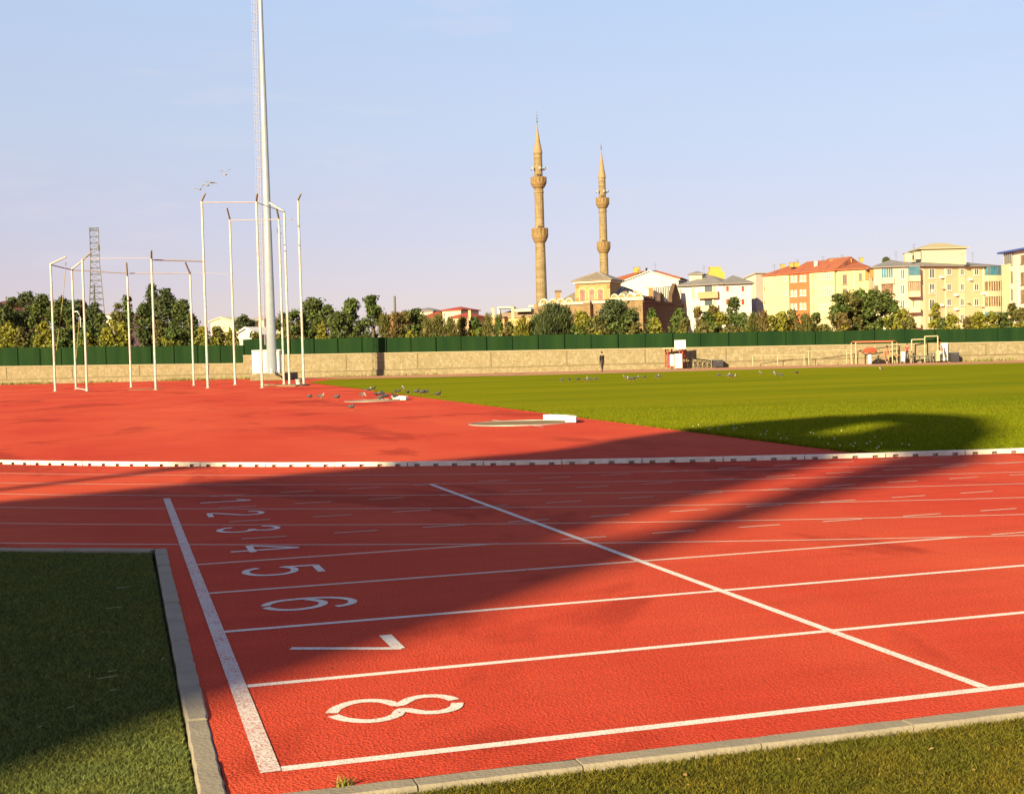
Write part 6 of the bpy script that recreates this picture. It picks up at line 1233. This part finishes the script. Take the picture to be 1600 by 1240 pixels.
T = [
 # far row on the left, behind
 (-6, 474, 60, 'dark', 165, 'dark tree cut by the left edge of the picture', 'round'), (18, 465, 34, 'dark', 168, 'dark tree second from the left edge', 'round', 'mid'),
 (41, 457, 44, 'ever', 172, 'tallest dark tree left of the cage, with a tufted peak', 'round'), (66, 461, 44, 'dark', 166, 'dark wide tree seen left of the first cage post', 'round'),
 (98, 464, 48, 'dark', 164, 'dark tree seen between the first two cage posts', 'round', 'mid'), (124, 470, 40, 'ever', 168, 'very dark tree directly behind the street lamp', 'round'), (146, 474, 34, 'ever', 166, 'dark tree at the foot of the lattice tower', 'round'), (157, 487, 24, 'dark', 160, 'small dark tree just right of the lattice tower foot', 'round'),
 (13, 500, 36, 'yel', 152, 'yellow-green bush at the far left behind the fence', 'round'), (32, 511, 24, 'oli', 151, 'brownish thin bush right of the far-left yellow-green one', 'bush'), (70, 502, 34, 'yel', 152, 'bright yellow-green sapling left of the first cage post', 'round'), (97, 512, 30, 'mid', 151, 'green bush between the first two cage posts', 'bush', 'yel'), (135, 506, 40, 'mid', 152, 'green bush behind the second and third cage posts', 'bush', 'yel'),
 (184, 472, 26, 'oli', 158, 'slim yellowish-brown tree right of the small white house', 'column', 'yel'), (198, 460, 22, 'mid', 162, 'slim pointed green tree directly behind the fourth cage post', 'cone'), (168, 513, 30, 'yel', 151, 'broad yellow-green bush below the small white house', 'bush'), (192, 505, 34, 'yel', 152, 'yellow-green bush right of the small white house', 'bush', 'mid'),
 (237, 443, 40, 'ever', 168, 'tallest dark conifer, right behind the fifth cage post', 'cone'), (257, 452, 44, 'ever', 166, 'dark round-topped tree right of the tallest conifer', 'round'), (284, 468, 38, 'dark', 160, 'dark green tree between the fifth and sixth cage posts', 'round', 'mid'), (223, 474, 30, 'dark', 158, 'dark tree left of the tallest conifer, lower', 'round'), (247, 500, 24, 'oli', 151, 'small brownish bush in front of the tallest conifer', 'bush'), (300, 490, 26, 'dark', 155, 'low dark tree behind the sixth cage post', 'round'),
 (270, 510, 40, 'mid', 150, 'green bush line left of the sixth cage post', 'bush', 'yel'), (316, 511, 24, 'yel', 149, 'yellowish bush behind the first tall cage post', 'bush', 'oli'), (338, 510, 34, 'oli', 149, 'olive bush below the cream house', 'bush', 'yel'), (362, 514, 24, 'yel', 149, 'yellowish bush between cream house and white hut', 'bush'),
 (381, 491, 36, 'ever', 190, 'dark round tree between the cream house and the mast', 'round'), (399, 518, 22, 'oli', 152, 'olive bush immediately left of the mast', 'bush'),
 (441, 488, 26, 'dark', 160, 'dark tree right beside the mast', 'round', 'oli'), (459, 483, 34, 'mid', 158, 'olive green tree behind the two close cage posts', 'round', 'oli'), (489, 465, 44, 'dark', 160, 'dark bushy tree right of the last cage post', 'round', 'mid'), (512, 476, 36, 'dark', 158, 'dark rounded tree, second right of the last cage post', 'round'), (503, 503, 20, 'yel', 150, 'small yellow-green bush low between dark trees', 'bush'),
 (529, 486, 30, 'dark', 156, 'lower dark tree between two taller dark ones', 'round', 'mid'), (549, 465, 36, 'mid', 160, 'dark tree with flat top left of the column-like tree', 'round', 'dark'), (581, 459, 34, 'mid', 158, 'tall column-like green tree with pale stems', 'column', 'dark'), (601, 492, 26, 'oli', 150, 'olive brown bush right of the column-like tree', 'spiky', 'dark'), (563, 500, 30, 'dark', 152, 'low dark bush at the foot of the column-like tree', 'bush'),
 (618, 490, 22, 'rus', 150, 'reddish brown thin bush under the thin chimney', 'spiky', 'oli'), (634, 484, 24, 'oli', 151, 'olive tree right of the thin chimney', 'round', 'mid'), (650, 482, 36, 'dark', 152, 'dark rounded tree among the olive ones in the centre left', 'round'), (641, 515, 22, 'yel', 143, 'small bright yellow-green bush at the fence top', 'bush'),
 (668, 495, 22, 'oli', 150, 'olive feathery bush right of the dark rounded tree', 'spiky'), (684, 492, 26, 'oli', 150, 'olive feathery bush below the low red roof', 'spiky', 'mid'), (704, 497, 28, 'oli', 150, 'olive feathery bush below the cream house with red roof', 'spiky', 'mid'), (722, 498, 26, 'oli', 149, 'olive feathery bush just left of the lone cream pillar', 'spiky'), (743, 496, 32, 'mid', 150, 'green bush right of the lone cream pillar', 'bush', 'yel'), (762, 492, 22, 'oli', 149, 'olive pointed bush left of the ochre building', 'spiky'), (779, 494, 18, 'mid', 149, 'slim dark green bush before the ochre building', 'spiky'), (794, 503, 26, 'oli', 148, 'brownish bush before the ochre building', 'bush', 'rus'), (814, 499, 34, 'yel', 147, 'yellow-green bush left of the big dark round bush', 'spiky'),
 (866, 477, 78, 'ever', 147, 'big dark round bush below the mosque arches', 'spiky', None), (838, 492, 34, 'dark', 149, 'dark bush on the left flank of the big round one', 'spiky'), (908, 487, 40, 'yel', 146, 'yellow-green bush right of the big dark round bush', 'bush', 'mid'), (932, 494, 40, 'oli', 145, 'yellow-brown bush in front of the mosque buttress', 'bush', 'yel'),
 (960, 470, 66, 'ever', 152, 'dark broad tree in front of the mosque wall', 'round', 'mid'), (986, 483, 42, 'dark', 150, 'dark tree near the mosque corner', 'round', 'yel'), (955, 506, 34, 'mid', 146, 'green low bush under the dark broad tree', 'bush', 'yel'), (992, 503, 22, 'oli', 145, 'small olive bush at the mosque corner', 'bush'),
 (1018, 483, 17, 'mid', 147, 'slim green tree against the dark mosque side wall', 'column'), (1023.5, 497, 22, 'yel', 144, 'bright yellow bush against the dark mosque side wall', 'round'), (1062, 483, 25, 'mid', 148, 'fresh green tree against the right end of the dark side wall', 'round'), (1070, 497, 20, 'oli', 145, 'olive shrub at the foot of the fresh green tree', 'bush', 'yel'),
 (1090, 480, 19, 'rus', 147, 'rusty thin tree left of the salmon balconies', 'spiky', 'oli'), (1104, 487, 26, 'mid', 148, 'green-brown tree under the salmon balconies', 'round', 'oli'), (1114, 476, 16, 'rus', 149, 'slim rusty topped tree under the salmon balconies', 'column', 'mid'), (1124, 486, 28, 'yel', 146, 'yellow-green tree right of the rusty topped one', 'round', 'mid'), (1146, 466, 28, 'dark', 150, 'dark pointed tree in front of the white house corner', 'column', 'mid'), (1161, 488, 24, 'mid', 147, 'green bush right of the dark pointed tree', 'bush', 'oli'), (1178, 490, 28, 'oli', 146, 'olive bush below the pinkish block', 'spiky', 'mid'), (1098, 506, 44, 'oli', 143, 'low olive undergrowth bush left of the white house corner', 'bush', 'mid'), (1140, 506, 44, 'oli', 143, 'low olive undergrowth bush right of the white house corner', 'bush', 'rus'),
 (1193, 488, 16, 'rus', 145, 'thin rusty bush at the corner of the yellow block', 'spiky'), (1206, 490, 26, 'yel', 145, 'yellow-green bush before the pale yellow block', 'round', 'oli'), (1221, 488, 24, 'yel', 145, 'yellow-green bush left of the brick-red block', 'round'), (1238, 484, 24, 'oli', 146, 'brownish bush in front of the brick-red block', 'round', 'rus'), (1258, 492, 34, 'oli', 144, 'feathery olive bush below the brick-red block', 'spiky', 'mid'), (1276, 487, 20, 'mid', 145, 'green bush before the bright yellow block', 'round'), (1289, 505, 22, 'oli', 143, 'low olive bush before the bright yellow block', 'bush'),
 (1308, 461, 36, 'mid', 142, 'green tree at the left flank of the large tree group', 'round', 'oli'), (1325, 454, 38, 'oli', 143, 'olive tree with an orange lower half in the large group', 'round', 'mid'), (1345, 450, 40, 'mid', 145, 'tallest tree of the large group before the tan block', 'round', 'oli'), (1365, 452, 38, 'mid', 144, 'green tree right of the tallest one in the large group', 'round'), (1384, 455, 36, 'dark', 142, 'dark tree at the right side of the large group', 'round', 'mid'), (1398, 468, 26, 'mid', 141, 'green tree closing the large group on the right', 'round', 'yel'), (1317, 490, 24, 'rus', 139, 'orange-brown bush at the foot of the large group', 'bush', 'yel'),
 (1410, 482, 28, 'yel', 138, 'yellow-brown bush right of the large tree group', 'bush', 'oli'), (1421, 494, 18, 'oli', 138, 'small olive bush left of the cream balconies', 'bush'), (1461, 472, 19, 'yel', 139, 'slim yellow-green tree before the cream block centre', 'column'), (1486, 489, 26, 'yel', 138, 'round yellow-green bush before the cream block', 'round'), (1472, 497, 8, 'dark', 138, 'thin dark sapling between two yellow-green ones', 'column'),
 (1513, 493, 22, 'rus', 138, 'brownish bush below the pale strip of the cream block', 'bush', 'oli'), (1529, 488, 28, 'yel', 137, 'yellow-green bush below the right glazed balconies', 'round', 'mid'), (1550, 485, 32, 'yel', 137, 'bushy yellow-green tree before the end of the cream block', 'round', 'mid'), (1569, 488, 22, 'dark', 138, 'dark green bush between cream and white blocks', 'bush'), (1581, 474, 18, 'oli', 139, 'slim olive tree before the white block with blue roof', 'column', 'yel'), (1594, 482, 22, 'oli', 138, 'olive tree near the right edge', 'round', 'yel'), (1616, 480, 28, 'mid', 138, 'green tree cut by the right edge of the picture', 'round'),
 (1384, 402, 22, 'dark', 330, 'distant tree top showing over the grey roof of the cream block', 'round'),
]
for r in T:
    u, vt, w_, k, z, lab, shp = r[:7]; tree(u, vt, w_, k, z, lab, shp, mix=(r[7] if len(r) > 7 else None))

# ================================================================== UNSEEN SHADE CASTER BEHIND THE CAMERA (outline shaped to cast the long shade)
S2 = Vector((math.sin(SUN_AZ), math.cos(SUN_AZ), 0)); L2 = Vector((-math.cos(SUN_AZ), math.sin(SUN_AZ), 0)); DB = 42.0; TE = math.tan(SUN_EL)
def sh(lat, along): return xy(CC)-S2*DB+L2*lat+Vector((0, 0, (DB+along)*TE))
PROFS = [  # outlines of the wanted shade; gaps between them leave lit slivers
 [(6.5, -60), (6.5, 27.8), (7.0, 28.2), (8.3, 25.7), (9.3, 22), (9.35, 17), (9.9, 15.2), (10.6, 13.4), (11.4, 11.2), (11.75, 9.2), (12.3, 5), (12.6, -60)],
 [(4.72, -60), (4.72, 25.9), (5.6, 27.2), (5.95, 27.5), (5.95, -60)],
 [(5.952, -60), (5.952, 20.6), (6.498, 21.2), (6.498, -60)], [(5.952, 23.6), (5.952, 27.5), (6.498, 27.8), (6.498, 24.4)],
 [(3.75, -60), (3.74, 4), (3.72, 9), (4.715, 9), (4.715, -60)],
 [(3.715, 9.02), (3.68, 11), (3.5, 13), (3.15, 15), (3.05, 16.5), (3.5, 19), (4.2, 19), (4.22, 9.02)],
 [(3.5, 19.02), (3.72, 21.5), (4.715, 25.8), (4.715, 17), (4.22, 17), (4.21, 19.02)]]
caster = thing("shade_caster", 'unseen block added behind the camera, shaped to cast the shade across the track', 'shade_caster', tuple(xy(CC)-S2*DB))
for prof in PROFS:
    mb = MB(); pts = []; pr2 = []
    for (la, al), (lb, bl) in zip(prof, prof[1:]+prof[:1]):
        pr2.append((la, al)); k = int(math.hypot(lb-la, bl-al)/.5) if min(al, bl) > 8.5 and max(al, bl) < 30 and prof is PROFS[0] and la > 6.6 else 0
        for q in range(1, k): pr2.append((la+(lb-la)*q/k+rnd.uniform(-.16, .16), al+(bl-al)*q/k+rnd.uniform(-.7, .7)))
    for la, al in pr2:
        p = sh(la, al); p.z = -.2 if al < -50 else max(p.z, -.2); pts.append(p)
    mb.extrude(pts, -LD*7); mb.build("caster_block", mat("caster_grey", (.35, .33, .30)), caster)  # block added only for its shadow, extruded along the light direction
for (la, al, r0) in ((12.9, 13.5, .20),):  # pole added out of view for one thin shadow streak
    p = sh(la, al); b = Vector((p.x, p.y, -.1)); q = thing("shadow_pole", 'unseen pole added behind the camera to cast a shadow streak, %s' % ('thicker' if r0 > .15 else 'slimmer'), 'shadow pole', tuple(b)); mb = MB(); mb.tube(b, p, r0, r0*.8, 10); mb.build("pole", GALV, q); mb = MB(); mb.box(p, (1.0, .4, .2)); mb.build("lamp_head", GALV, q)
